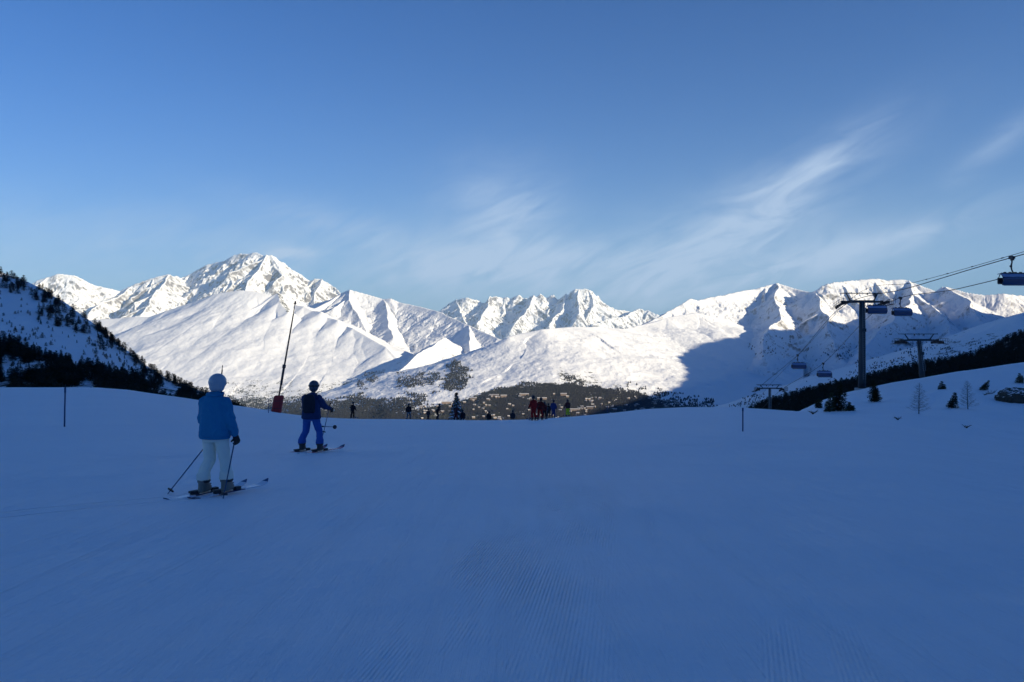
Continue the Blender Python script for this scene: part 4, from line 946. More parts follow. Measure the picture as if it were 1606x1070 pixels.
# chair with a closed blue bubble
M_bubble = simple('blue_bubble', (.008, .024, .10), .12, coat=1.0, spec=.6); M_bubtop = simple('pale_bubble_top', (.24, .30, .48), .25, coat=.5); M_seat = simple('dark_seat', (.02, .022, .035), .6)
def chair_proto(loc, lab):
    e = empty('lift_chair', loc, 0, lab, 'lift chair', 'chairs on the chairlift'); e.scale = (.84,) * 3   # origin at the grip on the rope
    Wd = 3.25
    v, f = [], []; box(v, f, (0, 0, -.02), (.32, .75, .30)); box(v, f, (.05, 0, -.22), (.22, .4, .25)); tube(v, f, [(-.12, -.3, .1), (-.12, .3, .1)], [.09, .09], 8); mesh_obj('grip', v, f, [M_dark], parent=e)
    v, f = [], []; tube(v, f, [(0, 0, -.1), (.02, .02, -.55), (-.06, .05, -1.0), (.04, .1, -1.4), (.22, .12, -1.75)], [.085, .08, .10, .08, .08], 8); tube(v, f, [(-.08, .05, -.9), (-.08, .05, -1.1)], [.14, .14], 8); mesh_obj('hanger_arm', v, f, [M_dark], parent=e, smooth=True)
    v, f = [], []; box(v, f, (.2, .1, -1.80), (Wd * .84, .14, .13)); tube(v, f, [(-Wd * .38, .1, -1.8), (-Wd * .38, .45, -2.3), (-Wd * .38, .40, -3.0)], [.05, .05, .05], 6); tube(v, f, [(Wd * .42, .1, -1.8), (Wd * .42, .45, -2.3), (Wd * .42, .40, -3.0)], [.05, .05, .05], 6)
    for xx in (-.9, -.3, .3, .9): box(v, f, (xx + .15, .1, -1.70), (.22, .22, .10))
    mesh_obj('roof_frame', v, f, [M_dark], parent=e)
    prof = [(.45, -1.90), (.25, -1.84), (0, -1.86), (-.3, -1.95), (-.52, -2.12), (-.68, -2.38), (-.72, -2.7), (-.62, -3.0), (-.50, -3.18)]
    def shell(pr, nm, m, x0, x1, xi=0.0, th=.025):
        v, f = [], []; n = len(pr); secs = [x0, x0 + .10, x1 - .10, x1]; scs = [.93, 1, 1, .93]
        for xx, sc in zip(secs, scs):
            for (yy, zz) in pr: v.append((xx, yy * sc, -2.5 + (zz + 2.5) * sc))
        for i in range(3):
            for k in range(n - 1): f.append((i * n + k, (i + 1) * n + k, (i + 1) * n + k + 1, i * n + k + 1))
        o = mesh_obj(nm, v, f, [m], parent=e, smooth=True); md = o.modifiers.new('thick', 'SOLIDIFY'); md.thickness = th; return o
    x0, x1 = .2 - Wd / 2, .2 + Wd / 2
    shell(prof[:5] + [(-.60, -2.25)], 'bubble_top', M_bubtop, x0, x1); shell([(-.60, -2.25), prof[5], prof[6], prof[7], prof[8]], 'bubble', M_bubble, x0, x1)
    for xx in (x0 + .05, x1 - .05):
        v, f = [], []; pts = [(xx, yy, zz) for yy, zz in prof]; tube(v, f, pts, [.03] * len(pts), 5); mesh_obj('bubble_rim', v, f, [M_dark], parent=e)
    v, f = [], []; box(v, f, (.2, .25, -2.98), (Wd * .92, .55, .12)); mesh_obj('seat', v, f, [M_seat], parent=e)
    v, f = [], []; box(v, f, (.2, .56, -2.62), (Wd * .92, .10, .66)); mesh_obj('backrest', v, f, [M_seat], parent=e)
    v, f = [], []; tube(v, f, [(x0 + .2, -.45, -3.2), (x1 - .2, -.45, -3.2)], [.04, .04], 6); mesh_obj('footrest', v, f, [M_dark], parent=e)
    return e
def copy_tree(o, loc, lab):
    r = o.copy(); col.objects.link(r); r.location = loc; r['label'] = lab
    for ch in list(o.children):
        c = ch.copy(); col.objects.link(c); c.parent = r
        for g_ in ch.children: d_ = g_.copy(); col.objects.link(d_); d_.parent = c
    return r
def on_rope(pts, y):
    for a_, b_ in zip(pts[:-1], pts[1:]):
        if a_.y <= y <= b_.y: return a_.lerp(b_, (y - a_.y) / (b_.y - a_.y))
ch0 = chair_proto(on_rope(ptsL, 76.5), 'large near chair with closed blue bubble cut by the right edge of the picture')
copy_tree(ch0, on_rope(ptsL, 111.5), 'chair with dark blue bubble directly right of the nearest tower head, left of its pair')
copy_tree(ch0, on_rope(ptsR, 118), 'chair with blue bubble second right of the nearest tower head, right of its pair')
copy_tree(ch0, on_rope(ptsL, 156), 'distant chair with blue bubble over the shaded valley, higher and further left of the two')
copy_tree(ch0, on_rope(ptsR, 156), 'distant chair with blue bubble hanging low just above the dark wood')
HAZE_D = 1.7e-5

# ------------------------------------------------------------------ people
def remesh(name, v, f, m, voxel, smooth_it=4, parent=None, disp=0.0, dsc=.12):
    """overlapping shapes fused into one continuous skin"""
    me = bpy.data.meshes.new(name); me.from_pydata([tuple(p) for p in v], [], f); me.update()
    o = bpy.data.objects.new(name, me); col.objects.link(o)
    r = o.modifiers.new('fuse', 'REMESH'); r.mode = 'VOXEL'; r.voxel_size = voxel
    if smooth_it: s_ = o.modifiers.new('soft', 'SMOOTH'); s_.iterations = smooth_it; s_.factor = .6
    dg = bpy.context.evaluated_depsgraph_get(); ev = o.evaluated_get(dg); me2 = bpy.data.meshes.new_from_object(ev); o.modifiers.clear(); old = o.data; o.data = me2; bpy.data.meshes.remove(old); me2.name = name
    if disp:
        n = len(me2.vertices); co = np.empty(n * 3); me2.vertices.foreach_get('co', co); co = co.reshape(-1, 3); no = np.empty(n * 3); me2.vertices.foreach_get('normal', no); no = no.reshape(-1, 3)
        d_ = disp * fbm(co[:, 0] / dsc + co[:, 1] / dsc, co[:, 2] / dsc * .8 + co[:, 1] * 3, 1.0, 3, .5, off=dsc * 10, ridged=True); co += no * d_[:, None]; me2.vertices.foreach_set('co', co.ravel())
    me2.materials.clear(); me2.materials.append(m); me2.polygons.foreach_set('use_smooth', [True] * len(me2.polygons)); me2.update()
    if parent: o.parent = parent
    return o
def cap(v, f, p0, r0, p1, r1, n=12, sx=1.0):
    """tapered limb with rounded ends"""
    p0, p1 = Vector(p0), Vector(p1); d = (p1 - p0); L_ = d.length; d = d.normalized() if L_ > 1e-6 else Vector((0, 0, 1))
    a = Vector((1, 0, 0)) if abs(d.x) < .9 else Vector((0, 1, 0)); a = (a - d * a.dot(d)).normalized(); c = d.cross(a); b0 = len(v); rings = []
    for k in range(1, 5): t = math.pi / 2 * (1 - k / 4); rings.append((p0 - d * r0 * math.sin(t), r0 * math.cos(t)))
    for k in range(0, 4): t = math.pi / 2 * (k / 4); rings.append((p1 + d * r1 * math.sin(t), r1 * math.cos(t)))
    for q, r in rings:
        for k in range(n): t = 2 * math.pi * k / n; v.append(q + a * math.cos(t) * r * sx + c * math.sin(t) * r)
    for i in range(len(rings) - 1):
        for k in range(n): k2 = (k + 1) % n; f.append((b0 + i * n + k, b0 + i * n + k2, b0 + (i + 1) * n + k2, b0 + (i + 1) * n + k))
    f.append(tuple(b0 + k for k in range(n))[::-1]); f.append(tuple(b0 + (len(rings) - 1) * n + k for k in range(n)))
def ell(v, f, c, r, n=14, m=10):
    b0 = len(v); c = Vector(c)
    for i in range(1, m):
        th = math.pi * i / m
        for j in range(n): ph = 2 * math.pi * j / n; v.append(c + Vector((r[0] * math.sin(th) * math.cos(ph), r[1] * math.sin(th) * math.sin(ph), r[2] * math.cos(th))))
    v.append(c + Vector((0, 0, r[2]))); v.append(c - Vector((0, 0, r[2]))); t_, b_ = len(v) - 2, len(v) - 1
    for i in range(m - 2):
        for j in range(n): j2 = (j + 1) % n; f.append((b0 + i * n + j, b0 + (i + 1) * n + j, b0 + (i + 1) * n + j2, b0 + i * n + j2))
    for j in range(n): j2 = (j + 1) % n; f.append((b0 + j, b0 + j2, t_)); f.append((b0 + (m - 2) * n + j, b_, b0 + (m - 2) * n + j2))
def loft(v, f, secs, n=20, close=True):
    """rounded sections (centre, half width, half depth, z)"""
    b0 = len(v)
    for (cx_, cy_, z_, a_, b_) in secs:
        for k in range(n):
            t = 2 * math.pi * k / n; c_, s_ = math.cos(t), math.sin(t); q = (abs(c_) ** 2.6 + abs(s_) ** 2.6) ** (-1 / 2.6); v.append(Vector((cx_ + a_ * c_ * q, cy_ + b_ * s_ * q, z_)))
    for i in range(len(secs) - 1):
        for k in range(n): k2 = (k + 1) % n; f.append((b0 + i * n + k, b0 + i * n + k2, b0 + (i + 1) * n + k2, b0 + (i + 1) * n + k))
    f.append(tuple(b0 + k for k in range(n))[::-1]); f.append(tuple(b0 + (len(secs) - 1) * n + k for k in range(n)))

M_skin = simple('skin', (.45, .26, .19), .6); M_boot = simple('boot_shell', (.16, .16, .14), .45, noise=.2, nscale=8); M_bootdark = simple('boot_dark', (.03, .03, .035), .6); M_glove = simple('black_glove', (.012, .012, .015), .7)
M_poleA = simple('pole_shaft', (.03, .07, .16), .35, metal=.4)
def cloth(name, rgb, n=.12): return simple(name, rgb, .8, noise=n, nscale=5, bump=.6, bscale=9, spec=.25)
def hand(v, f, wrist, dirv, palmn, s_=1.0, curl=1.0):
    """palm and five separate bent fingers"""
    w = Vector(wrist); d = Vector(dirv).normalized(); n_ = Vector(palmn); n_ = (n_ - d * n_.dot(d)).normalized(); side = d.cross(n_)
    for k in (-1, 0, 1): cap(v, f, w + side * k * .022 * s_, .021 * s_, w + d * .085 * s_ + side * k * .027 * s_, .019 * s_, 8)
    for k, L_ in zip((-1.5, -.5, .5, 1.5), (.062, .076, .080, .07)):
        b = w + d * .092 * s_ + side * k * .021 * s_; m1 = b + (d * .75 + n_ * .6 * curl).normalized() * L_ * .45 * s_; m2 = m1 + (d * .1 + n_ * 1.0 * curl).normalized() * L_ * .35 * s_; m3 = m2 + (n_ * .6 - d * .8).normalized() * L_ * .3 * s_
        cap(v, f, b, .0125 * s_, m1, .012 * s_, 7); cap(v, f, m1, .012 * s_, m2, .011 * s_, 7); cap(v, f, m2, .011 * s_, m3, .010 * s_, 7)
    t0 = w + d * .03 * s_ - side * .035 * s_; t1 = t0 + (d * .5 - side * .5 + n_ * .6).normalized() * .045 * s_; t2 = t1 + (d * .4 + n_ * 1.0 + side * .5).normalized() * .035 * s_
    cap(v, f, t0, .015 * s_, t1, .013 * s_, 7); cap(v, f, t1, .013 * s_, t2, .011 * s_, 7)

def ski_mesh(length, w=.055, tip=.075):
    """long thin board, waisted, tip curling up"""
    v, f = [], []; n = 22
    for i in range(n + 1):
        t = i / n; y = (t - .46) * length; ww = w * (1 + .35 * (2 * t - 1) ** 2) * (math.sqrt(max(0.02, 1 - max(0, (t - .93) / .07) ** 2))) * (math.sqrt(max(.3, 1 - max(0, (.04 - t) / .04) ** 2)))
        z = tip * max(0, (t - .87) / .13) ** 1.6 + .03 * max(0, (.05 - t) / .05) ** 2
        for (a_, b_) in ((-ww, 0), (ww, 0), (ww, .014), (-ww, .014)): v.append((a_, y, z + b_))
    for i in range(n):
        for k in range(4): k2 = (k + 1) % 4; f.append((i * 4 + k, i * 4 + k2, (i + 1) * 4 + k2, (i + 1) * 4 + k))
    f.append((3, 2, 1, 0)); f.append(tuple(n * 4 + k for k in range(4))); return v, f
def ski_material(base, dark, tipc):
    m, nt, b = mat('ski_topsheet'); tc = nt.nodes.new('ShaderNodeTexCoord'); sp = nt.nodes.new('ShaderNodeSeparateXYZ'); nt.links.new(tc.outputs['Object'], sp.inputs[0])
    cr = nt.nodes.new('ShaderNodeValToRGB'); mr = nt.nodes.new('ShaderNodeMapRange'); nt.links.new(sp.outputs[1], mr.inputs[0]); mr.inputs[1].default_value = -.75; mr.inputs[2].default_value = .9; nt.links.new(mr.outputs[0], cr.inputs[0])
    cr.color_ramp.interpolation = 'CONSTANT'; e = cr.color_ramp.elements; e[0].position = 0; e[0].color = (*dark, 1); e[1].position = .16; e[1].color = (*base, 1)
    for p_, c_ in ((.34, dark), (.62, base), (.86, tipc)): q = e.new(p_); q.color = (*c_, 1)
    nt.links.new(cr.outputs[0], b.inputs['Base Color']); b.inputs['Roughness'].default_value = .25; return m

def pole_thing(name, grip, tip, lab, cat, m=M_poleA, group=None, r=.009):
    g_, t_ = Vector(grip), Vector(tip); e = empty(name, t_, 0, lab, cat, group); up = (g_ - t_); u = up.normalized(); n = u.orthogonal().normalized()
    v, f = [], []; tube(v, f, [up * 0 - u * .03, up * .05, up * .55, up * .99], [r * .5, r * .9, r, r * 1.15], 8); mesh_obj('shaft', v, f, [m], parent=e, smooth=True)
    v, f = [], []; tube(v, f, [up * .90, up * .93, up * .98, up * 1.03], [.014, .017, .017, .02], 8); mesh_obj('grip', v, f, [M_glove], parent=e, smooth=True)
    v, f = [], []; tube(v, f, [u * .055, u * .075, u * .085], [.048, .05, .015], 12); mesh_obj('basket', v, f, [M_dark], parent=e)
    return e

def skier(loc, rz, lab, pose, jacket, pants, helmet, name='person', voxel=.012, lod=0, ski=None, skis=None, backpack=None, hair=None, boots=M_boot, glove=M_glove, scale=1.0, gogg=True, group=None, turn_head=0):
    """pose in metres, x right, y ahead, z up; keys are joints"""
    e = empty(name, loc, rz, lab, 'person', group); e.scale = (scale,) * 3; J = {k: Vector(p) for k, p in pose.items() if isinstance(p, tuple)}
    hd = J['head']; nk = J['neck']; pv = (J['hipL'] + J['hipR']) / 2
    # body: one continuous figure under the clothes
    v, f = [], []
    loft(v, f, [(pv.x, pv.y, pv.z - .06, .145, .10), (pv.x, pv.y, pv.z + .06, .15, .105), ((pv.x + nk.x) / 2, (pv.y + nk.y) / 2, (pv.z * .55 + nk.z * .45), .13, .095), (nk.x, nk.y, nk.z - .16, .155, .10), (nk.x, nk.y, nk.z - .05, .12, .08), (nk.x, nk.y, nk.z, .06, .055)])
    cap(v, f, nk - Vector((0, 0, .04)), .055, hd - Vector((0, -.01, .06)), .052); ell(v, f, hd, (.076, .096, .118)); ell(v, f, hd + Vector((0, .055, -.075)), (.045, .05, .04))
    fy = hd.y + .094; ell(v, f, (hd.x, fy, hd.z - .022), (.014, .024, .028), 8, 6); ell(v, f, (hd.x, fy - .006, hd.z - .066), (.024, .014, .008), 8, 6)
    for s_ in (-1, 1): ell(v, f, (hd.x + s_ * .078, hd.y, hd.z - .01), (.012, .022, .032), 8, 6); ell(v, f, (hd.x + s_ * .032, fy - .012, hd.z + .008), (.014, .010, .008), 8, 6)
    for S_ in 'LR':
        cap(v, f, J['sh' + S_], .05, J['el' + S_], .042); cap(v, f, J['el' + S_], .042, J['ha' + S_], .028)
        cap(v, f, J['hip' + S_], .085, J['kn' + S_], .058); cap(v, f, J['kn' + S_], .056, J['an' + S_], .042); cap(v, f, J['an' + S_], .04, J['an' + S_] + Vector((0, .12, -.05)), .035)
        hand(v, f, J['ha' + S_], (J['ha' + S_] - J['el' + S_]), J.get('pn' + S_, Vector((0, 1, 0))), .85)
    remesh('body', v, f, M_skin, max(voxel * .9, .0085), 2, e)
    # trousers
    v, f = [], []
    loft(v, f, [(pv.x, pv.y, pv.z - .12, .165, .12), (pv.x, pv.y - .01, pv.z - .03, .185, .135), (pv.x, pv.y, pv.z + .08, .175, .125), (pv.x, pv.y, pv.z + .2, .16, .11)])
    for S_ in 'LR':
        cap(v, f, J['hip' + S_] + Vector((0, 0, -.02)), .108, J['kn' + S_], .082); a_ = J['an' + S_]; cap(v, f, J['kn' + S_], .080, a_ + Vector((0, -.005, .17)), .078); loft(v, f, [(a_.x, a_.y - .005, a_.z + .055, .092, .098), (a_.x, a_.y - .005, a_.z + .16, .086, .09)])
    remesh('trousers', v, f, pants, voxel, 4, e, disp=.007)
    # jacket
    v, f = [], []; h_ = pv.z; mid = (nk + pv) / 2; wj = pose.get('wj', 1.0)
    loft(v, f, [(pv.x, pv.y, h_ - .06, .215 * wj, .155), (pv.x, pv.y, h_ + .05, .212 * wj, .15), (mid.x, mid.y, mid.z - .02, .195 * wj, .142), (nk.x, nk.y, nk.z - .24, .20 * wj, .142), (nk.x, nk.y, nk.z - .13, .195 * wj, .13), (nk.x, nk.y, nk.z - .07, .155 * wj, .11), (nk.x, nk.y, nk.z - .02, .095, .085), (nk.x, nk.y, nk.z + .035, .075, .075)])
    for S_ in 'LR':
        cap(v, f, J['sh' + S_] + Vector((.012 if S_ == 'L' else -.012, 0, -.025)), .078 * wj, J['el' + S_], .076); w_ = J['ha' + S_] + (J['el' + S_] - J['ha' + S_]).normalized() * .05; cap(v, f, J['el' + S_], .076, w_, .056)
    jk = remesh('jacket', v, f, jacket, voxel, 4, e, disp=.016)
    for S_ in 'LR':
        v, f = [], []; dd = (J['ha' + S_] - J['el' + S_]).normalized(); cap(v, f, J['ha' + S_] - dd * .07, .046, J['ha' + S_] - dd * .01, .040); hand(v, f, J['ha' + S_], dd, J.get('pn' + S_, Vector((0, 1, 0))), 1.12)
        remesh('glove', v, f, glove, max(.006, voxel * .6), 1, e)
        a_ = J['an' + S_]; v, f = [], []
        loft(v, f, [(a_.x, a_.y + .03, a_.z - .115, .055, .15), (a_.x, a_.y + .03, a_.z - .09, .058, .155), (a_.x, a_.y + .02, a_.z - .04, .056, .13), (a_.x, a_.y - .005, a_.z + .02, .06, .095), (a_.x, a_.y + .005, a_.z + .10, .068, .085), (a_.x, a_.y + .015, a_.z + .16, .075, .09)])
        bt = remesh('ski_boot', v, f, boots, max(.010, voxel), 2, e)
        if lod == 0:
            v, f = [], []
            for zz in (-.06, -.02, .03): box(v, f, (a_.x, a_.y + .10 - zz * .25, a_.z + zz), (.10, .03, .018))
            mesh_obj('buckle', v, f, [M_steel], parent=bt)
            v, f = [], []; tube(v, f, [(a_.x, a_.y, a_.z + .02), (a_.x, a_.y, a_.z + .062)], [.088, .090], 14); mesh_obj('cuff', v, f, [M_bootdark], parent=bt)
        if ski:
            sv, sf = ski_mesh(skis or 1.6); so = mesh_obj('ski', sv, sf, [ski], parent=e); so.location = (a_.x, a_.y + .02, a_.z - .145); so.rotation_euler.z = pose.get('skirot', 0)
            if lod == 0:
                v, f = [], []; box(v, f, (0, .17, .035), (.07, .09, .045)); mesh_obj('toe_binding', v, f, [M_bootdark], parent=so); v, f = [], []; box(v, f, (0, -.16, .04), (.07, .11, .055)); box(v, f, (0, -.22, .055), (.05, .05, .03)); mesh_obj('heel_binding', v, f, [M_bootdark], parent=so)
    # head gear
    v, f = [], []; ell(v, f, hd + Vector((0, -.012, .035)), (.125, .142, .125), 20, 14); ell(v, f, hd + Vector((0, -.03, -.03)), (.112, .108, .10), 16, 12)
    # keep the face open: cut by leaving the front low part out
    hm = remesh('helmet', v, f, helmet, max(.009, voxel * .8), 3, e)
    me = hm.data; import bmesh as bm_; b_ = bm_.new(); b_.from_mesh(me); bad = [q for q in b_.verts if q.co.y > hd.y + .045 and q.co.z < hd.z + .055]; bm_.ops.delete(b_, geom=bad, context='VERTS'); b_.to_mesh(me); b_.free()
    if lod == 0:
        v, f = [], []; tube(v, f, [nk + Vector((.11 * math.cos(q), -.01 + .09 * math.sin(q), -.005 + .012 * math.sin(q))) for q in [2 * math.pi * k / 16 for k in range(17)]], [.026] * 17, 6); mesh_obj('collar', v, f, [jacket], parent=jk, smooth=True)
        v, f = [], []; tube(v, f, [(pv.x + .208 * wj * math.cos(q), pv.y + .148 * math.sin(q), h_ - .062) for q in [2 * math.pi * k / 28 for k in range(29)]], [.016] * 29, 6); mesh_obj('hem', v, f, [jacket], parent=jk, smooth=True)
    if gogg:
        v, f = [], []; ns = 28 if pose.get('strap', True) else 0
        pts = [(hd.x + .128 * math.sin(a), hd.y - .012 + .146 * math.cos(a), hd.z + .028) for a in [2 * math.pi * k / ns for k in range(ns)]]
        b0 = 0
        for (x_, y_, z_) in pts: v += [(x_, y_, z_ - .018), (x_, y_, z_ + .018), (hd.x + (x_ - hd.x) * 1.03, hd.y + (y_ - hd.y) * 1.03, z_ + .018), (hd.x + (x_ - hd.x) * 1.03, hd.y + (y_ - hd.y) * 1.03, z_ - .018)]
        for k in range(ns):
            k2 = (k + 1) % ns
            for c_ in range(4): c2 = (c_ + 1) % 4; f.append((k * 4 + c_, k * 4 + c2, k2 * 4 + c2, k2 * 4 + c_))
        ell(v, f, hd + Vector((0, .10, .012)), (.085, .035, .045), 14, 8); mesh_obj('goggles', v, f, [M_bootdark], parent=e, smooth=True) if lod else mesh_obj('goggles', v, f, [M_bootdark], parent=e, smooth=True)
    if hair:
        v, f = [], []; p = hd + Vector((.055, -.075, -.09)); q = nk + Vector((.078, -.115, -.03)); r_ = nk + Vector((.088, -.148, -.11))
        cap(v, f, p, .024, q, .026); cap(v, f, q, .026, r_, .012); remesh('ponytail', v, f, hair, .01, 1, e, disp=.006, dsc=.03)
    if backpack:
        v, f = [], []; c_ = (nk * .62 + pv * .38); loft(v, f, [(c_.x, c_.y - .17, c_.z - .24, .13, .07), (c_.x, c_.y - .19, c_.z - .18, .15, .10), (c_.x, c_.y - .19, c_.z + .1, .145, .09), (c_.x, c_.y - .17, c_.z + .2, .10, .06)]); bp = remesh('backpack', v, f, backpack, voxel, 3, e, disp=.006)
    return e, J
def W_(e, p):                               # a figure's own point in the world
    c, s_ = math.cos(e.rotation_euler.z), math.sin(e.rotation_euler.z); k = e.scale[0]; p = Vector(p) * k; return Vector((e.location.x + p.x * c - p.y * s_, e.location.y + p.x * s_ + p.y * c, e.location.z + p.z))


# --- the two near skiers
JA_ = dict(strap=False, head=(.01, .05, 1.605), neck=(0, .0, 1.47), shL=(-.175, -.01, 1.375), shR=(.175, -.01, 1.375), elL=(-.235, .06, 1.08), elR=(.255, -.03, 1.08), haL=(-.10, .27, 1.02), haR=(.285, .05, .86), pnL=(.6, .3, -.5), pnR=(-.9, .4, 0),
           hipL=(-.095, -.02, .90), hipR=(.095, -.02, .90), knL=(-.115, .05, .50), knR=(.12, .06, .50), anL=(-.15, -.06, .17), anR=(.14, .06, .17), skirot=math.radians(-24), wj=1.03)
dA = 11.6; locA = on_ground(338, dA)
eA, JA = skier(locA, math.radians(-10), 'person in bright blue jacket and white trousers on skis, seen from behind, nearest the camera', JA_, cloth('blue_jacket', (.018, .20, .38)), cloth('white_trousers', (.80, .80, .70), .06), simple('pale_helmet', (.36, .40, .46), .35, coat=.4), voxel=.011, ski=ski_material((.62, .66, .75), (.03, .04, .12), (.05, .08, .2)), skis=1.36)
def snow_pt(px, y): return Vector(on_ground(px, y))
hR = W_(eA, JA['haR'] + Vector((-.02, .02, -.07))); tR = snow_pt(350, dA - .35); pole_thing('ski_pole', hR + (hR - tR).normalized() * .08, tR, 'ski pole held in the right hand of the person in the bright blue jacket', 'ski pole')
hL = W_(eA, JA['haL'] + Vector((.05, .04, -.02))); tL = snow_pt(263, dA - .05); pole_thing('ski_pole', hL + (hL - tL).normalized() * .06, tL, 'ski pole slanting out left from the person in the bright blue jacket', 'ski pole')
JB_ = dict(head=(.02, .10, 1.60), neck=(.0, .03, 1.42), shL=(-.19, .01, 1.35), shR=(.19, .01, 1.35), elL=(-.24, .14, 1.10), elR=(.28, .10, 1.12), haL=(-.10, .36, 1.08), haR=(.36, .30, 1.04), pnL=(.5, .3, -.5), pnR=(-.8, .3, -.3),
           hipL=(-.10, -.04, .90), hipR=(.10, -.04, .90), knL=(-.17, .05, .50), knR=(.17, .06, .50), anL=(-.225, -.06, .17), anR=(.225, -.05, .17), skirot=math.radians(-30), wj=1.08)
dB = 19.6; locB = on_ground(489, dB)
eB, JB = skier(locB, math.radians(-8), 'person in a dark navy jacket and blue trousers skiing away with poles tucked forward', JB_, cloth('navy_jacket', (.018, .04, .12)), cloth('blue_trousers', (.025, .10, .38)), simple('dark_helmet', (.04, .05, .08), .35, coat=.4), voxel=.013, ski=ski_material((.40, .12, .2), (.03, .03, .08), (.05, .04, .1)), skis=1.42, boots=M_bootdark, backpack=cloth('black_backpack', (.015, .02, .035)))
pr = Vector(P(516, 636, dB + .3)); pb = Vector(P(508, 672, dB + .1)); pole_thing('ski_pole', W_(eB, JB['haR']) + Vector((.0, 0, .12)), pb + Vector((-.02, 0, -.15)), 'ski pole hanging down from the right hand of the person in navy', 'ski pole')
pole_thing('ski_pole', Vector(P(506, 669, dB + .25)), Vector(P(527, 670, dB - .35)), 'ski pole held level, tip out to the right, by the person in navy', 'ski pole')

# --- people further off at the crest
def joints(lean=0, spread=.12, arms='down', sit=False, turn=0):
    d = dict(head=(.01, .06 + lean, 1.60), neck=(0, .02 + lean * .8, 1.43), shL=(-.18, lean * .7, 1.36), shR=(.18, lean * .7, 1.36), elL=(-.25, .04 + lean * .6, 1.10), elR=(.25, .04 + lean * .6, 1.10), haL=(-.24, .20 + lean, .90), haR=(.24, .20 + lean, .90),
             hipL=(-.09, -.03, .90), hipR=(.09, -.03, .90), knL=(-spread, .08, .50), knR=(spread, .08, .50), anL=(-spread - .03, -.02, .17), anR=(spread + .03, -.02, .17))
    if arms == 'out': d['elR'] = (.33, .10, 1.14); d['haR'] = (.48, .26, 1.0); d['elL'] = (-.30, .10, 1.12); d['haL'] = (-.36, .30, .98)
    if arms == 'up': d['elR'] = (.28, .16, 1.2); d['haR'] = (.18, .24, 1.38)
    if sit:
        for k in ('head', 'neck', 'shL', 'shR', 'elL', 'elR', 'haL', 'haR', 'hipL', 'hipR'): x, y, z = d[k]; d[k] = (x, y - .28, z - .52)
        d['knL'] = (-.16, .16, .52); d['knR'] = (.16, .16, .52)
    d['strap'] = False; return d
blk = cloth('black_cloth', (.012, .012, .016)); drk = cloth('dark_cloth', (.022, .024, .035)); gry = cloth('grey_cloth', (.12, .14, .16)); red = cloth('red_cloth', (.32, .012, .012)); drd = cloth('dark_red_cloth', (.12, .012, .012)); nvy = cloth('navy_cloth', (.02, .04, .14)); mar = cloth('maroon_cloth', (.06, .02, .025)); neon = cloth('neon_yellow_cloth', (.55, .62, .04)); hdk = simple('black_helmet', (.015, .015, .02), .4)
sk = ski_material((.03, .04, .10), (.02, .02, .04), (.02, .02, .04))
far = [ # px, depth, height in rows, jacket, trousers, pose, rz, label, ski
 (553, 78, 27, blk, blk, joints(.05), -20, 'small person all in black standing at the crest right of the navy skier', sk, hdk),
 (641, 84, 26, blk, gry, joints(0, .14), 10, 'small person in black top and grey trousers, leftmost of the middle group', sk, hdk),
 (671.5, 88, 19, drk, drk, joints(0, .05), 0, 'very small dark person standing between the grey trousered and the leaning one', None, hdk),
 (686, 86, 27, blk, blk, joints(.18, .08, 'up'), -70, 'small dark person leaning sideways in the middle group', sk, hdk),
 (715, 84, 25, mar, drd, joints(.10, .12, 'out'), -30, 'small person in dark maroon clothes bending forward in the middle group', sk, hdk),
 (725, 84.5, 24, blk, drk, joints(.16, .12, sit=True), 30, 'small dark person crouching low beside the maroon one', None, hdk),
 (767, 92, 24, blk, blk, joints(0, .1, sit=True), 0, 'small dark person mostly hidden beyond the crest, alone right of the spruce', None, hdk),
 (804, 90, 20, drk, drk, joints(0, .1, sit=True), 0, 'tiny dark person low behind the crest just left of the red skiers', None, hdk),
 (837, 56, 40, red, red, joints(.02, .10, 'down'), 25, 'person in red suit, left and taller of the two red skiers', sk, hdk),
 (847, 56.6, 36, drd, red, joints(.12, .15, 'out'), -25, 'person in dark red jacket, right one of the two red skiers', sk, hdk),
 (854, 74, 27, drd, blk, joints(.1, .12, 'down'), 0, 'small dark red person half hidden behind the red skiers', None, hdk),
 (860, 76, 24, blk, blk, joints(.1, .12, 'down'), 0, 'small black clad person right behind the red skiers', None, hdk),
 (868, 70, 29, nvy, nvy, joints(0, .08, 'down'), -15, 'small person in dark navy standing right of the red skiers', sk, hdk),
 (890.5, 73, 28, mar, neon, joints(.06, .09, 'down'), 20, 'small person in dark top and neon yellow trousers, rightmost skier', sk, hdk),
]
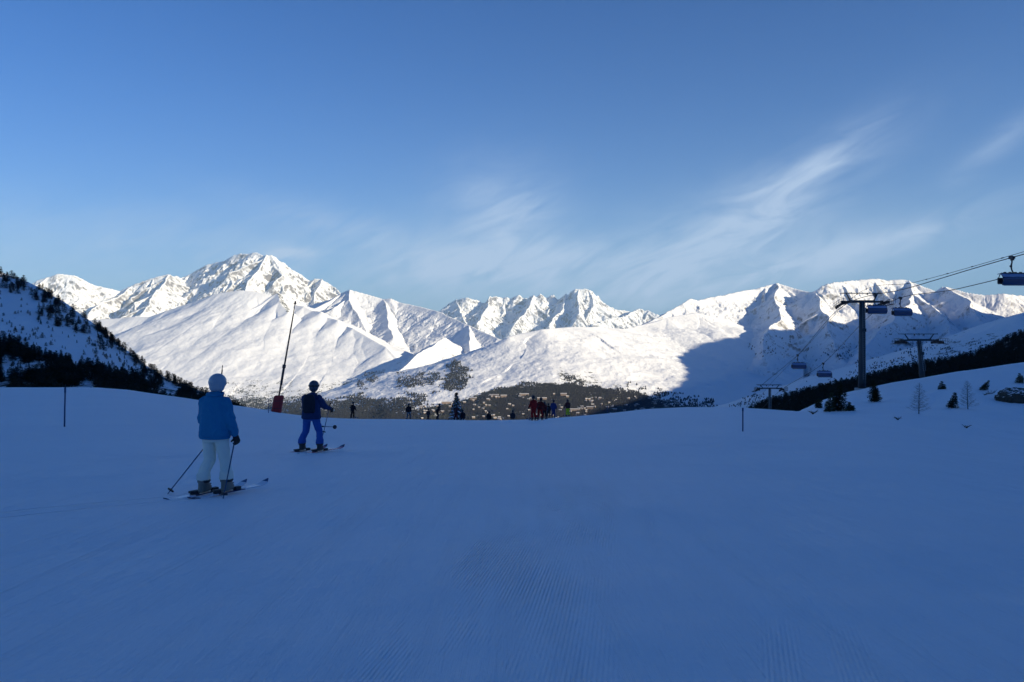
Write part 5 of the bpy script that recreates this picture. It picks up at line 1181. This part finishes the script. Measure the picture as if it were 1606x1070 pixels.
for (px_, dd, rows, jk, tr, pz, rz, lab, s_, hm) in far:
    loc = on_ground(px_, dd); sc = rows / F * dd / 1.76
    if 'sit' in lab: pass
    if pz['head'][2] < 1.3: sc = rows / F * dd / 1.30 * .9; sc = min(sc, 1.0)
    e_, J_ = skier(loc, math.radians(rz), lab, pz, jk, tr, hm, voxel=.022, lod=1, ski=s_, skis=1.6, boots=M_bootdark, scale=max(.75, min(sc, 1.12)), gogg=False, group='skiers near the crest of the piste')
    if s_ is not None:
        for S_, sg in (('L', -1), ('R', 1)):
            h_ = W_(e_, J_['ha' + S_]); tp = W_(e_, (J_['ha' + S_].x + sg * .10, J_['ha' + S_].y - .25, 0)); gz_ = g1(tp.x, tp.y)
            who = [w for k, w in (('grey', 'the grey trousered skier'), ('neon', 'the yellow trousered skier'), ('navy standing', 'the far navy skier'), ('maroon', 'the maroon skier'), ('red suit', 'the left red skier'), ('dark red', 'the right red skier'), ('leaning', 'the sideways leaning skier'), ('all in black', 'the far black skier'), ('', 'a far skier')) if k in lab][0]
            pole_thing('ski_pole', h_ + Vector((0, 0, .1)), (tp.x, tp.y, gz_ + .02), 'thin dark ski pole on the %s side of %s' % ('left' if S_ == 'L' else 'right', who), 'ski pole', group='ski poles of the skiers near the crest')

# ------------------------------------------------------------------ the air
HAZE = True
if HAZE:
    hv = [(x, y, z) for x in (-34000, 34000) for y in (-9000, 33000) for z in (-1700, 3300)]
    hf = [(0, 1, 3, 2), (4, 6, 7, 5), (0, 4, 5, 1), (2, 3, 7, 6), (0, 2, 6, 4), (1, 5, 7, 3)]
    m = bpy.data.materials.new('valley_air'); m.use_nodes = True; nt = m.node_tree; nt.nodes.clear()
    vo = nt.nodes.new('ShaderNodeVolumePrincipled'); vo.inputs['Color'].default_value = (.50, .74, 1.0, 1); vo.inputs['Density'].default_value = HAZE_D; vo.inputs['Anisotropy'].default_value = .0
    om = nt.nodes.new('ShaderNodeOutputMaterial'); nt.links.new(vo.outputs[0], om.inputs['Volume'])
    tag(mesh_obj('haze', hv, hf, [m]), 'faint blue haze that fades the far ranges', None, None, 'stuff')
